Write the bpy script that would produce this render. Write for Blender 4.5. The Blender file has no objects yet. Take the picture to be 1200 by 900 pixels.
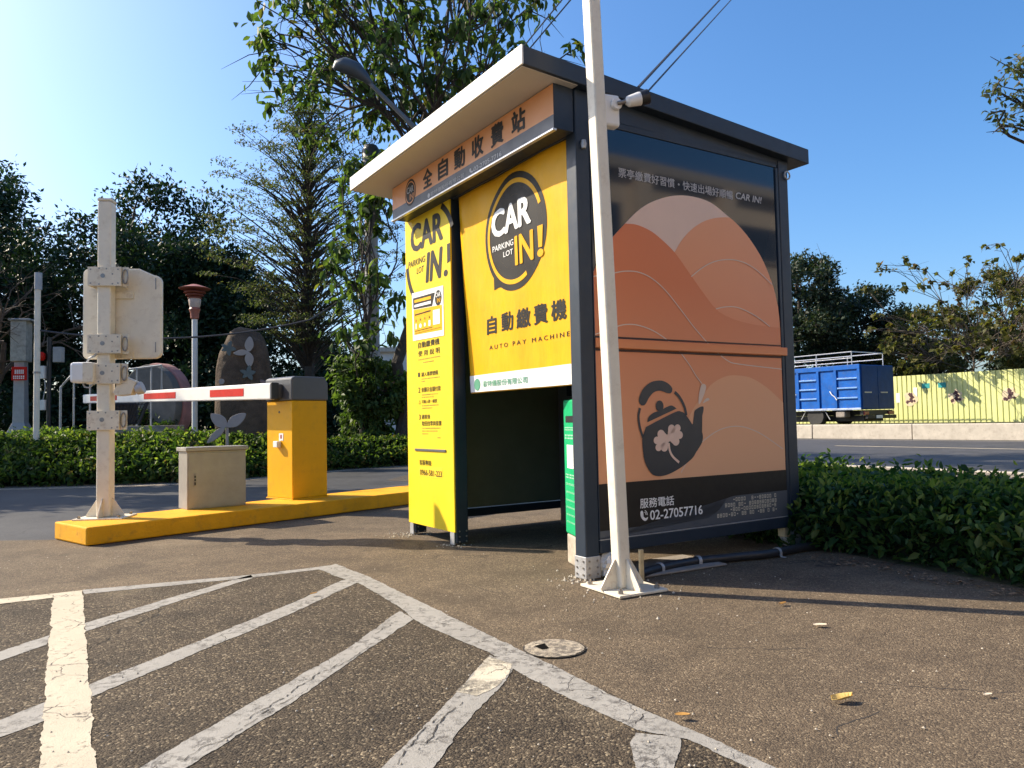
import bpy, bmesh, math, random
import numpy as np
from mathutils import Vector, Matrix

SC = bpy.context.scene
COL = SC.collection
R = math.radians

# ------------------------------------------------------------------ camera
cam_d = bpy.data.cameras.new('camera')
cam_d.sensor_width = 36.0
cam_d.lens = 26.85
cam_d.clip_start = 0.05
cam_d.clip_end = 1000.0
cam = bpy.data.objects.new('camera', cam_d)
COL.objects.link(cam)
CM = Matrix(((0.99980, 0.02022, 0.0), (0.00098, -0.04850, -0.99882), (-0.02019, 0.99862, -0.04851)))
cam.matrix_world = Matrix.Translation((0, 0, 0.9)) @ CM.to_4x4()
SC.camera = cam

# ------------------------------------------------------------------ sky and sun
SUN_H = Vector((-0.945, 0.327, 0)).normalized()
SUN_EL = R(36.5)
world = bpy.data.worlds.new('World')
SC.world = world
world.use_nodes = True
wn = world.node_tree.nodes
wl = world.node_tree.links
wn.clear()
sky = wn.new('ShaderNodeTexSky')
sky.sky_type = 'NISHITA'
sky.sun_disc = False
sky.sun_elevation = SUN_EL
sky.sun_rotation = math.atan2(SUN_H.x, SUN_H.y)
sky.altitude = 0
sky.air_density = 1.0
sky.dust_density = 2.2
sky.ozone_density = 5.0
bg = wn.new('ShaderNodeBackground')
bg.inputs['Strength'].default_value = 0.12
wo = wn.new('ShaderNodeOutputWorld')
hs = wn.new('ShaderNodeHueSaturation')
hs.inputs['Saturation'].default_value = 1.2
wl.new(sky.outputs[0], hs.inputs['Color'])
wl.new(hs.outputs[0], bg.inputs['Color'])
wl.new(bg.outputs[0], wo.inputs['Surface'])

sun_d = bpy.data.lights.new('sun', 'SUN')
sun_d.energy = 4.6
sun_d.angle = R(0.5)
sun_d.color = (1.0, 0.87, 0.68)
sun = bpy.data.objects.new('sun', sun_d)
COL.objects.link(sun)
sv = Vector((SUN_H.x * math.cos(SUN_EL), SUN_H.y * math.cos(SUN_EL), math.sin(SUN_EL)))
sun.rotation_euler = sv.to_track_quat('Z', 'Y').to_euler()

SC.view_settings.view_transform = 'Standard'
SC.view_settings.look = 'None'
SC.view_settings.exposure = 1.0
SC.view_settings.gamma = 1.0
SC.view_settings.use_curve_mapping = False
try:
    SC.cycles.max_bounces = 8
    SC.cycles.diffuse_bounces = 4
    SC.cycles.transparent_max_bounces = 8
except Exception:
    pass

# ------------------------------------------------------------------ materials
MATS = {}


class NT:
    def __init__(self, name):
        self.m = bpy.data.materials.new(name)
        self.m.use_nodes = True
        self.n = self.m.node_tree.nodes
        self.l = self.m.node_tree.links
        self.b = self.n['Principled BSDF']
        self.out = self.n['Material Output']
        self._co = None

    def co(self):
        if self._co is None:
            self._co = self.n.new('ShaderNodeTexCoord').outputs['Object']
        return self._co

    def noise(self, scale, detail=4, rough=0.6, co=None):
        x = self.n.new('ShaderNodeTexNoise')
        x.inputs['Scale'].default_value = scale
        x.inputs['Detail'].default_value = detail
        x.inputs['Roughness'].default_value = rough
        self.l.new(co or self.co(), x.inputs['Vector'])
        return x.outputs['Fac']

    def voro(self, scale, feature='F1', out='Distance', co=None):
        x = self.n.new('ShaderNodeTexVoronoi')
        x.feature = feature
        x.inputs['Scale'].default_value = scale
        self.l.new(co or self.co(), x.inputs['Vector'])
        return x.outputs[out]

    def ramp(self, fac, stops):
        x = self.n.new('ShaderNodeValToRGB')
        e = x.color_ramp.elements
        while len(e) < len(stops):
            e.new(0.5)
        for i, (p, c) in enumerate(stops):
            e[i].position = p
            e[i].color = (c, c, c, 1) if isinstance(c, (int, float)) else (*c, 1)
        self.l.new(fac, x.inputs['Fac'])
        return x.outputs['Color']

    def mix(self, fac, a, b, mode='MIX'):
        x = self.n.new('ShaderNodeMix')
        x.data_type = 'RGBA'
        x.blend_type = mode
        for sock, v in ((x.inputs[0], fac), (x.inputs[6], a), (x.inputs[7], b)):
            if isinstance(v, bpy.types.NodeSocket):
                self.l.new(v, sock)
            elif isinstance(v, (int, float)):
                sock.default_value = v
            else:
                sock.default_value = (*v, 1)
        return x.outputs[2]

    def math(self, op, a, b=0.0):
        x = self.n.new('ShaderNodeMath')
        x.operation = op
        for i, v in enumerate((a, b)):
            if isinstance(v, bpy.types.NodeSocket):
                self.l.new(v, x.inputs[i])
            else:
                x.inputs[i].default_value = v
        return x.outputs[0]

    def setc(self, c):
        if isinstance(c, bpy.types.NodeSocket):
            self.l.new(c, self.b.inputs['Base Color'])
        else:
            self.b.inputs['Base Color'].default_value = (*c, 1)

    def setr(self, r):
        if isinstance(r, bpy.types.NodeSocket):
            self.l.new(r, self.b.inputs['Roughness'])
        else:
            self.b.inputs['Roughness'].default_value = r

    def bump(self, h, dist, strength=1.0):
        x = self.n.new('ShaderNodeBump')
        x.inputs['Distance'].default_value = dist
        x.inputs['Strength'].default_value = strength
        self.l.new(h, x.inputs['Height'])
        self.l.new(x.outputs[0], self.b.inputs['Normal'])


def painted(name, c, rough=0.45, metal=0.0, var=0.12, scale=6.0, dirt=None, dirt_amt=0.3, spec=0.5, bump=0.0):
    """Paint or metal with faint blotches, streaks and grime of its own."""
    if name in MATS:
        return MATS[name]
    t = NT(name)
    n1 = t.noise(scale, 5, 0.65)
    lo = tuple(max(0, x * (1 - var)) for x in c)
    hi = tuple(min(1, x * (1 + var)) for x in c)
    col = t.ramp(n1, [(0.3, lo), (0.7, hi)])
    if dirt:
        n2 = t.noise(scale * 2.3, 8, 0.75)
        f = t.ramp(n2, [(0.52, 0.0), (0.75, dirt_amt)])
        col = t.mix(f, col, dirt)
    t.setc(col)
    t.b.inputs['Metallic'].default_value = metal
    t.b.inputs['Specular IOR Level'].default_value = spec
    t.setr(t.ramp(t.noise(scale * 3, 4), [(0.3, max(0.02, rough - 0.08)), (0.7, min(1, rough + 0.08))]))
    if bump:
        t.bump(t.noise(scale * 12, 4), bump)
    MATS[name] = t.m
    return t.m


def asphalt(name, base, light, dark, vs, bumpd, patch=0.35, rough=0.85):
    t = NT(name)
    cell = t.n.new('ShaderNodeTexVoronoi')
    cell.inputs['Scale'].default_value = vs
    cell.inputs['Randomness'].default_value = 1.0
    t.l.new(t.co(), cell.inputs['Vector'])
    sep = t.n.new('ShaderNodeSeparateColor')
    t.l.new(cell.outputs['Color'], sep.inputs[0])
    stone = t.ramp(sep.outputs[0], [(0.0, dark), (0.55, base), (0.86, base), (0.97, light)])
    fine = t.noise(vs * 2.2, 3, 0.7)
    stone = t.mix(t.ramp(fine, [(0.35, 0.55), (0.6, 0.0)]), stone, dark)
    big = t.noise(0.9, 6, 0.65)
    stone = t.mix(1.0, stone, t.ramp(big, [(0.3, (1 - patch,) * 3), (0.7, (1 + patch * 0.6,) * 3)]), 'MULTIPLY')
    mid = t.noise(4.5, 4, 0.7)
    stone = t.mix(1.0, stone, t.ramp(mid, [(0.3, (0.86,) * 3), (0.7, (1.12,) * 3)]), 'MULTIPLY')
    st = t.ramp(t.noise(1.7, 7, 0.72), [(0.50, 0.0), (0.62, 0.42)])
    stone = t.mix(st, stone, tuple(x * 0.8 for x in dark))
    oil = t.ramp(t.voro(0.8, 'SMOOTH_F1'), [(0.08, 0.5), (0.17, 0.0)])
    stone = t.mix(t.math('MULTIPLY', oil, t.ramp(t.noise(5, 5), [(0.4, 0.2), (0.6, 1.0)])), stone, (0.02, 0.018, 0.016))
    dust = t.ramp(t.noise(0.6, 6, 0.7), [(0.55, 0.0), (0.72, 0.35)])
    stone = t.mix(dust, stone, light)
    # hairline cracks
    wob = t.n.new('ShaderNodeVectorMath')
    wob.operation = 'ADD'
    nc = t.n.new('ShaderNodeTexNoise')
    nc.inputs['Scale'].default_value = 2.5
    nc.inputs['Detail'].default_value = 5
    t.l.new(t.co(), nc.inputs['Vector'])
    sc_ = t.n.new('ShaderNodeVectorMath')
    sc_.operation = 'SCALE'
    sc_.inputs['Scale'].default_value = 0.6
    t.l.new(nc.outputs['Color'], sc_.inputs[0])
    t.l.new(t.co(), wob.inputs[0])
    t.l.new(sc_.outputs[0], wob.inputs[1])
    edge = t.voro(0.55, 'DISTANCE_TO_EDGE', co=wob.outputs[0])
    gate = t.ramp(t.noise(0.7, 2), [(0.5, 0.0), (0.6, 0.8)])
    crk = t.math('MULTIPLY', t.ramp(edge, [(0.0, 1.0), (0.006, 0.0)]), gate)
    stone = t.mix(crk, stone, (0.012, 0.011, 0.010))
    t.setc(stone)
    t.setr(rough)
    t.b.inputs['Specular IOR Level'].default_value = 0.3
    h = t.math('SUBTRACT', t.math('MULTIPLY', cell.outputs['Distance'], -0.8), t.math('MULTIPLY', fine, -0.7))
    h = t.math('SUBTRACT', h, t.math('MULTIPLY', crk, 1.0))
    t.bump(h, bumpd)
    return t.m


M_LOT = asphalt('lot_asphalt', (0.172, 0.127, 0.080), (0.36, 0.28, 0.18), (0.068, 0.050, 0.033), 170, 0.0045, 0.2)
M_BAY = asphalt('bay_asphalt', (0.132, 0.099, 0.063), (0.40, 0.32, 0.21), (0.026, 0.019, 0.013), 135, 0.010, 0.28)
M_DRIVE = asphalt('drive_asphalt', (0.060, 0.060, 0.060), (0.10, 0.10, 0.10), (0.045, 0.045, 0.045), 120, 0.001, 0.25, 0.6)
M_ROAD = asphalt('road_asphalt', (0.075, 0.075, 0.078), (0.12, 0.12, 0.12), (0.05, 0.05, 0.052), 90, 0.001, 0.2, 0.7)


def paint_line(name, c, wear, crack_scale):
    t = NT(name)
    n = t.noise(7, 8, 0.75)
    col = t.ramp(t.noise(3.5, 5), [(0.3, tuple(x * 0.86 for x in c)), (0.7, tuple(min(1, x * 1.08) for x in c))])
    worn = t.ramp(t.noise(26, 6, 0.8), [(wear - 0.05, 0.0), (wear + 0.05, 1.0)])
    worn2 = t.ramp(n, [(0.42, 0.0), (0.62, 1.0)])
    f = t.math('MULTIPLY', worn, worn2)
    wob = t.n.new('ShaderNodeVectorMath')
    wob.operation = 'ADD'
    nc = t.n.new('ShaderNodeTexNoise')
    nc.inputs['Scale'].default_value = 9
    nc.inputs['Detail'].default_value = 4
    t.l.new(t.co(), nc.inputs['Vector'])
    s_ = t.n.new('ShaderNodeVectorMath')
    s_.operation = 'SCALE'
    s_.inputs['Scale'].default_value = 0.14
    t.l.new(nc.outputs['Color'], s_.inputs[0])
    t.l.new(t.co(), wob.inputs[0])
    t.l.new(s_.outputs[0], wob.inputs[1])
    e = t.voro(crack_scale, 'DISTANCE_TO_EDGE', co=wob.outputs[0])
    g = t.ramp(t.noise(2.2, 3), [(0.48, 0.0), (0.56, 1.0)])
    crk = t.math('MULTIPLY', t.ramp(e, [(0.0, 1.0), (0.016, 0.0)]), g)
    f = t.math('MAXIMUM', f, crk)
    specks = t.ramp(t.voro(210), [(0.10, 0.75), (0.2, 0.0)])
    f = t.math('MAXIMUM', f, t.math('MULTIPLY', specks, t.ramp(t.noise(11, 4), [(0.45, 0.0), (0.6, 1.0)])))
    col = t.mix(f, col, (0.055, 0.047, 0.04))
    t.setc(col)
    t.setr(0.75)
    h = t.math('ADD', t.math('MULTIPLY', t.noise(150, 3), 0.6), t.math('MULTIPLY', f, -0.8))
    t.bump(h, 0.003)
    return t.m


M_OLDLINE = paint_line('old_line_paint', (0.30, 0.285, 0.255), 0.54, 5.0)
M_NEWLINE = paint_line('new_line_paint', (0.47, 0.41, 0.305), 0.60, 4.0)
M_RUBBED = paint_line('rubbed_line_paint', (0.56, 0.50, 0.38), 0.46, 8.0)


def leafy(name, dark, mid, light, trans=0.3, yellow=None, rough=0.52):
    t = NT(name)
    g = t.n.new('ShaderNodeNewGeometry')
    rnd = g.outputs['Random Per Island']
    stops = [(0.0, dark), (0.55, mid), (0.95, light)]
    if yellow:
        stops = [(0.0, dark), (0.5, mid), (0.9, light), (0.98, yellow)]
    col = t.ramp(rnd, stops)
    big = t.noise(0.55, 3)
    col = t.mix(1.0, col, t.ramp(big, [(0.3, (0.72,) * 3), (0.7, (1.25,) * 3)]), 'MULTIPLY')
    t.setc(col)
    t.setr(rough)
    t.b.inputs['Specular IOR Level'].default_value = 0.2
    tr = t.n.new('ShaderNodeBsdfTranslucent')
    t.l.new(t.mix(1.0, col, (1.3, 1.5, 0.5), 'MULTIPLY'), tr.inputs['Color'])
    ms = t.n.new('ShaderNodeMixShader')
    ms.inputs[0].default_value = trans
    t.l.new(t.b.outputs[0], ms.inputs[1])
    t.l.new(tr.outputs[0], ms.inputs[2])
    t.l.new(ms.outputs[0], t.out.inputs['Surface'])
    return t.m


L_DENSE = leafy('dense_leaves', (0.012, 0.028, 0.018), (0.022, 0.050, 0.027), (0.040, 0.075, 0.034), 0.15)
L_FINE = leafy('fine_leaves', (0.040, 0.054, 0.034), (0.080, 0.098, 0.056), (0.14, 0.15, 0.085), 0.34, (0.14, 0.095, 0.06))
L_BROAD = leafy('broad_leaves', (0.034, 0.060, 0.020), (0.072, 0.115, 0.036), (0.125, 0.175, 0.055), 0.42, (0.15, 0.14, 0.04))
L_BUSH = leafy('bush_leaves', (0.040, 0.075, 0.022), (0.075, 0.125, 0.035), (0.13, 0.18, 0.055), 0.4)
L_HEDGE = leafy('hedge_leaves', (0.024, 0.050, 0.015), (0.060, 0.105, 0.026), (0.12, 0.17, 0.040), 0.42, (0.16, 0.12, 0.05))
L_NEAR = leafy('near_hedge_leaves', (0.018, 0.045, 0.017), (0.038, 0.086, 0.026), (0.10, 0.16, 0.042), 0.42, (0.13, 0.15, 0.04), 0.42)
L_SUNLIT = leafy('sunlit_top_leaves', (0.09, 0.14, 0.03), (0.15, 0.20, 0.045), (0.22, 0.26, 0.065), 0.45)  # yellower green with sunlight put into the colour, for hedge tops
L_OLIVE = leafy('olive_leaves', (0.050, 0.055, 0.020), (0.095, 0.095, 0.032), (0.15, 0.135, 0.045), 0.38, (0.15, 0.08, 0.03))
L_GREY = leafy('grey_green_leaves', (0.018, 0.032, 0.022), (0.032, 0.050, 0.030), (0.055, 0.072, 0.040), 0.2, (0.07, 0.055, 0.035))


def bark(name, c):
    t = NT(name)
    t.setc(t.ramp(t.noise(9, 7, 0.7), [(0.3, tuple(x * 0.6 for x in c)), (0.7, tuple(x * 1.3 for x in c))]))
    t.setr(0.9)
    t.bump(t.noise(22, 5), 0.02)
    return t.m


B_DARK = bark('dark_bark', (0.055, 0.045, 0.036))
B_GREY = bark('grey_bark', (0.095, 0.075, 0.058))
B_TWIG = bark('twig_bark', (0.10, 0.075, 0.055))

P_DARK = painted('charcoal_frame', (0.018, 0.029, 0.046), 0.42, 0, 0.1, 5, (0.07, 0.065, 0.06), 0.2, 0.35)
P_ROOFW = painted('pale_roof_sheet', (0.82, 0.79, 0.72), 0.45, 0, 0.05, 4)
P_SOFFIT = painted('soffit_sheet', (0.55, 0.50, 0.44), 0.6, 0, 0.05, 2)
P_INNER = painted('inner_wall_panel', (0.17, 0.18, 0.125), 0.5, 0, 0.1, 4)
P_YEL = painted('yellow_vinyl', (0.79, 0.56, 0.022), 0.45, 0, 0.06, 3, (0.55, 0.36, 0.04), 0.3, 0.25)
P_BANNER = painted('banner_vinyl', (0.78, 0.40, 0.006), 0.45, 0, 0.07, 3, (0.55, 0.27, 0.02), 0.35, 0.22)
for m_, sc1, ds in ((P_BANNER, 3.5, 0.02), (P_YEL, 2.0, 0.006)):
    nt = m_.node_tree
    n1 = nt.nodes.new('ShaderNodeTexNoise')
    n1.inputs['Scale'].default_value = sc1
    n1.inputs['Detail'].default_value = 5
    tc = nt.nodes.new('ShaderNodeTexCoord')
    mp = nt.nodes.new('ShaderNodeMapping')
    mp.inputs['Scale'].default_value = (1.0, 1.6, 0.45)
    nt.links.new(tc.outputs['Object'], mp.inputs[0])
    nt.links.new(mp.outputs[0], n1.inputs['Vector'])
    bmp = nt.nodes.new('ShaderNodeBump')
    bmp.inputs['Distance'].default_value = ds
    bmp.inputs['Strength'].default_value = 0.7
    nt.links.new(n1.outputs['Fac'], bmp.inputs['Height'])
    nt.links.new(bmp.outputs[0], nt.nodes['Principled BSDF'].inputs['Normal'])
P_INK = painted('black_ink', (0.020, 0.017, 0.014), 0.5, 0, 0.15, 8, None, 0, 0.25)
P_INKB = painted('navy_ink', (0.018, 0.024, 0.036), 0.4, 0, 0.1, 8)
P_WHITE = painted('white_print', (0.80, 0.80, 0.78), 0.45, 0, 0.03, 5)
P_GREYP = painted('grey_print', (0.42, 0.42, 0.43), 0.4, 0, 0.04, 5)
P_GREEN = painted('green_print', (0.10, 0.32, 0.20), 0.45, 0, 0.1, 8)
P_SIGNO = painted('sign_orange', (0.66, 0.28, 0.10), 0.45, 0, 0.05, 3)
P_SIGNG = painted('sign_grey', (0.075, 0.085, 0.10), 0.45, 0, 0.05, 3)
P_ALU = painted('aluminium', (0.62, 0.62, 0.62), 0.35, 0.6, 0.08, 10)
P_GALV = painted('galvanised_steel', (0.42, 0.42, 0.42), 0.45, 0.4, 0.18, 18, (0.22, 0.20, 0.18), 0.35)
P_BOLT = painted('bolt_steel', (0.30, 0.28, 0.26), 0.4, 0.7, 0.15, 30)
P_CREAM = painted('cream_paint', (0.76, 0.69, 0.55), 0.42, 0, 0.07, 5, (0.42, 0.31, 0.19), 0.45)
P_CREAM2 = painted('cream_steel', (0.72, 0.65, 0.51), 0.45, 0, 0.10, 7, (0.34, 0.20, 0.09), 0.7)
P_PLASTIC = painted('white_plastic', (0.78, 0.77, 0.74), 0.35, 0, 0.04, 6)
P_BLACK = painted('black_plastic', (0.02, 0.02, 0.022), 0.45, 0, 0.15, 9)
P_LENS = painted('lens_glass', (0.012, 0.016, 0.03), 0.08, 0, 0.05, 9)
P_KERBY = painted('yellow_kerb_paint', (0.76, 0.36, 0.012), 0.65, 0, 0.10, 4, (0.30, 0.17, 0.05), 0.62, 0.2, 0.004)
P_GATE = painted('gate_yellow', (0.78, 0.39, 0.002), 0.42, 0, 0.04, 4, (0.36, 0.19, 0.03), 0.35, 0.22)
P_HOOD = painted('hood_grey', (0.085, 0.088, 0.095), 0.42, 0, 0.08, 6)
P_ARM = painted('arm_white', (0.80, 0.77, 0.70), 0.4, 0, 0.04, 4, (0.5, 0.46, 0.4), 0.2)
P_RED = painted('red_reflector', (0.56, 0.018, 0.010), 0.5, 0, 0.10, 8, None, 0, 0.2)
P_STAIN = painted('stainless_steel', (0.34, 0.315, 0.28), 0.38, 0.35, 0.10, 7)
P_GRN = painted('bright_green_panel', (0.005, 0.36, 0.135), 0.45, 0, 0.06, 4)
P_CONC = painted('concrete', (0.42, 0.38, 0.32), 0.85, 0, 0.15, 3, (0.20, 0.17, 0.14), 0.6, 0.3, 0.006)
P_CONCD = painted('old_concrete', (0.26, 0.23, 0.20), 0.9, 0, 0.2, 5, (0.12, 0.10, 0.085), 0.6, 0.3, 0.006)
P_POLEC = painted('concrete_pole', (0.33, 0.32, 0.31), 0.8, 0, 0.15, 4, (0.2, 0.19, 0.18), 0.4)
P_BLUE = painted('truck_blue', (0.003, 0.090, 0.38), 0.5, 0, 0.2, 2.5, (0.08, 0.12, 0.20), 0.6, 0.2)
P_RUB = painted('tyre_rubber', (0.028, 0.027, 0.026), 0.8, 0, 0.2, 9)
P_CHASS = painted('chassis_black', (0.022, 0.022, 0.022), 0.6, 0, 0.2, 9)
P_FENCE = painted('fence_yellow', (0.63, 0.65, 0.27), 0.55, 0, 0.10, 1.0, (0.40, 0.42, 0.22), 0.5)
P_TEAL = painted('teal_print', (0.02, 0.30, 0.30), 0.5, 0, 0.1, 4)
P_PINK = painted('pink_print', (0.66, 0.54, 0.36), 0.5, 0, 0.08, 4)
P_BROWN = painted('brown_print', (0.075, 0.03, 0.035), 0.5, 0, 0.1, 4)
P_ROCK = painted('dark_rock', (0.105, 0.075, 0.052), 0.9, 0, 0.35, 4, (0.20, 0.15, 0.10), 0.5, 0.3, 0.03)
P_DISC = painted('grey_stone_disc', (0.135, 0.135, 0.13), 0.85, 0, 0.2, 4, (0.12, 0.12, 0.12), 0.4, 0.3, 0.008)
P_DISCP = painted('pink_stone_rim', (0.34, 0.17, 0.16), 0.85, 0, 0.2, 4, (0.18, 0.12, 0.11), 0.4)
P_PETAL = painted('grey_petal', (0.33, 0.295, 0.27), 0.5, 0.1, 0.08, 6)
P_PETALB = painted('blue_grey_petal', (0.10, 0.125, 0.12), 0.5, 0.1, 0.1, 6)
P_PETALR = painted('pink_petal', (0.22, 0.15, 0.135), 0.5, 0.1, 0.1, 6)
P_LAMPR = painted('lamp_red', (0.30, 0.10, 0.07), 0.5, 0, 0.12, 8)
P_LAMPG = painted('lamp_glass', (0.50, 0.40, 0.34), 0.3, 0, 0.08, 8)
P_GREYPOST = painted('grey_post', (0.36, 0.37, 0.38), 0.5, 0.2, 0.12, 8)
P_HEAD = painted('lamp_head', (0.05, 0.062, 0.075), 0.4, 0, 0.1, 6)
P_BAG = painted('litter_film', (0.66, 0.62, 0.56), 0.3, 0, 0.12, 14, (0.42, 0.26, 0.14), 0.7)
P_WOOD = painted('stake_wood', (0.42, 0.34, 0.20), 0.7, 0, 0.2, 14)
P_CABLE = painted('cable_sheath', (0.05, 0.05, 0.055), 0.6, 0, 0.1, 5)
P_LEAFB = painted('dry_leaf', (0.42, 0.22, 0.05), 0.6, 0, 0.25, 30)
P_LEAFY = painted('yellow_leaf', (0.66, 0.46, 0.14), 0.6, 0, 0.2, 30)
P_LEAFW = painted('bleached_leaf', (0.72, 0.60, 0.44), 0.6, 0, 0.15, 30)
P_BWALL = painted('pale_building_wall', (0.55, 0.56, 0.55), 0.8, 0, 0.08, 1)
P_BGLASS = painted('window_glass', (0.05, 0.06, 0.07), 0.1, 0, 0.1, 2)


def soil(name, a, b):
    t = NT(name)
    t.setc(t.ramp(t.noise(3, 8, 0.7), [(0.3, a), (0.7, b)]))
    t.setr(0.95)
    t.bump(t.noise(30, 6), 0.03)
    return t.m


M_SOIL = soil('bed_soil', (0.035, 0.028, 0.02), (0.085, 0.066, 0.045))
M_GRASSY = soil('grassy_soil', (0.035, 0.045, 0.02), (0.10, 0.095, 0.04))
M_TAN = soil('tan_pavement', (0.20, 0.165, 0.125), (0.29, 0.24, 0.18))

# ------------------------------------------------------------------ mesh helpers


class MB:
    def __init__(self):
        self.v = []
        self.f = []

    def add(self, vs, fs):
        o = len(self.v)
        self.v += [tuple(p) for p in vs]
        self.f += [tuple(i + o for i in f) for f in fs]
        return self

    def box(self, x0, x1, y0, y1, z0, z1):
        vs = [(x0, y0, z0), (x1, y0, z0), (x1, y1, z0), (x0, y1, z0), (x0, y0, z1), (x1, y0, z1), (x1, y1, z1), (x0, y1, z1)]
        return self.add(vs, [(0, 3, 2, 1), (4, 5, 6, 7), (0, 1, 5, 4), (1, 2, 6, 5), (2, 3, 7, 6), (3, 0, 4, 7)])

    def tube(self, pts, r, n=8, cap=True):
        pts = [Vector(p) for p in pts]
        rs = r if isinstance(r, (list, tuple)) else [r] * len(pts)
        rings = []
        up = None
        for i, p in enumerate(pts):
            d = (pts[min(i + 1, len(pts) - 1)] - pts[max(i - 1, 0)])
            d = d.normalized() if d.length > 1e-9 else Vector((0, 0, 1))
            if up is None:
                a = d.orthogonal().normalized()
            else:
                a = (up - d * up.dot(d))
                a = a.normalized() if a.length > 1e-6 else d.orthogonal().normalized()
            up = a
            b = d.cross(a)
            rings.append([p + (a * math.cos(2 * math.pi * k / n) + b * math.sin(2 * math.pi * k / n)) * rs[i] for k in range(n)])
        vs = [q for ring in rings for q in ring]
        fs = []
        for i in range(len(pts) - 1):
            for k in range(n):
                k2 = (k + 1) % n
                fs.append((i * n + k, i * n + k2, (i + 1) * n + k2, (i + 1) * n + k))
        if cap:
            fs.append(tuple(reversed(range(n))))
            fs.append(tuple((len(pts) - 1) * n + k for k in range(n)))
        return self.add(vs, fs)

    def cyl(self, p0, p1, r0, r1=None, n=16):
        return self.tube([p0, p1], [r0, r0 if r1 is None else r1], n)

    def lathe(self, prof, cx=0, cy=0, n=20):
        vs = []
        for r, z in prof:
            for k in range(n):
                a = 2 * math.pi * k / n
                vs.append((cx + r * math.cos(a), cy + r * math.sin(a), z))
        fs = []
        for i in range(len(prof) - 1):
            for k in range(n):
                k2 = (k + 1) % n
                fs.append((i * n + k, i * n + k2, (i + 1) * n + k2, (i + 1) * n + k))
        fs.append(tuple(reversed(range(n))))
        fs.append(tuple((len(prof) - 1) * n + k for k in range(n)))
        return self.add(vs, fs)

    def prism(self, poly, fn, d0, d1):
        """poly: list of 2D points; fn(a, b, d) maps to 3D; between depths d0 and d1."""
        n = len(poly)
        vs = [fn(a, b, d0) for a, b in poly] + [fn(a, b, d1) for a, b in poly]
        fs = [tuple(reversed(range(n))), tuple(range(n, 2 * n))]
        for k in range(n):
            k2 = (k + 1) % n
            fs.append((k, k2, n + k2, n + k))
        return self.add(vs, fs)

    def build(self, name, mat, parent=None, bevel=0.0, smooth=False, seg=2):
        me = bpy.data.meshes.new(name)
        me.from_pydata(self.v, [], self.f)
        bm = bmesh.new()
        bm.from_mesh(me)
        bmesh.ops.recalc_face_normals(bm, faces=bm.faces)
        bm.to_mesh(me)
        bm.free()
        return link(name, me, mat, parent, bevel, smooth, seg)


def link(name, me, mat, parent=None, bevel=0.0, smooth=False, seg=2):
    o = bpy.data.objects.new(name, me)
    COL.objects.link(o)
    if mat:
        me.materials.append(mat)
    if parent:
        o.parent = parent
    if smooth:
        for p in me.polygons:
            p.use_smooth = True
        md = o.modifiers.new('edges', 'EDGE_SPLIT')
        md.split_angle = R(40)
    if bevel:
        md = o.modifiers.new('bevel', 'BEVEL')
        md.width = bevel
        md.segments = seg
        md.limit_method = 'ANGLE'
        md.angle_limit = R(40)
    return o


def thing(name, label, cat, loc=(0, 0, 0), rz=0.0, group=None):
    o = bpy.data.objects.new(name, None)
    COL.objects.link(o)
    o.location = loc
    o.rotation_euler = (0, 0, rz)
    tag(o, label, cat, group)
    return o


def tag(o, label, cat, group=None):
    o['label'] = label
    o['category'] = cat
    if group:
        o['group'] = group
    return o


def struct(o, label=None):
    o['kind'] = 'structure'
    if label:
        o['label'] = label
    return o


def box(name, mat, parent, x0, x1, y0, y1, z0, z1, bevel=0.0):
    return MB().box(x0, x1, y0, y1, z0, z1).build(name, mat, parent, bevel)


def copy_tree(o, parent=None):
    c = o.copy()
    COL.objects.link(c)
    if parent:
        c.parent = parent
    for ch in list(o.children):
        copy_tree(ch, c)
    return c


def sheet(name, poly, z, mat, parent=None):
    """Flat filled polygon at height z."""
    bm = bmesh.new()
    vs = [bm.verts.new((x, y, z)) for x, y in poly]
    f = bm.faces.new(vs)
    if f.normal.z < 0:
        f.normal_flip()
    bm.normal_update()
    if f.normal.z < 0:
        bmesh.ops.reverse_faces(bm, faces=[f])
    bmesh.ops.triangulate(bm, faces=bm.faces[:])
    me = bpy.data.meshes.new(name)
    bm.to_mesh(me)
    bm.free()
    return link(name, me, mat, parent)


def flat(name, polys, fn, d, mat, parent):
    """Flat print: 2D polygons laid on a surface by fn(a, b, d)."""
    bm = bmesh.new()
    for poly in polys:
        vs = [bm.verts.new(fn(a, b, d)) for a, b in poly]
        bm.faces.new(vs)
    bmesh.ops.triangulate(bm, faces=bm.faces[:])
    me = bpy.data.meshes.new(name)
    bm.to_mesh(me)
    bm.free()
    return link(name, me, mat, parent)


def stroke(pts, w):
    """A polyline widened to a strip polygon."""
    L, Rr = [], []
    for i, p in enumerate(pts):
        a = Vector(pts[max(i - 1, 0)])
        b = Vector(pts[min(i + 1, len(pts) - 1)])
        d = (b - a).normalized()
        n = Vector((-d.y, d.x)) * w / 2
        L.append((p[0] + n.x, p[1] + n.y))
        Rr.append((p[0] - n.x, p[1] - n.y))
    return L + Rr[::-1]


def strips(pts, w):
    s = stroke(pts, w)
    n = len(pts)
    return [[s[i], s[i + 1], s[2 * n - 2 - i], s[2 * n - 1 - i]] for i in range(n - 1)]


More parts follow.
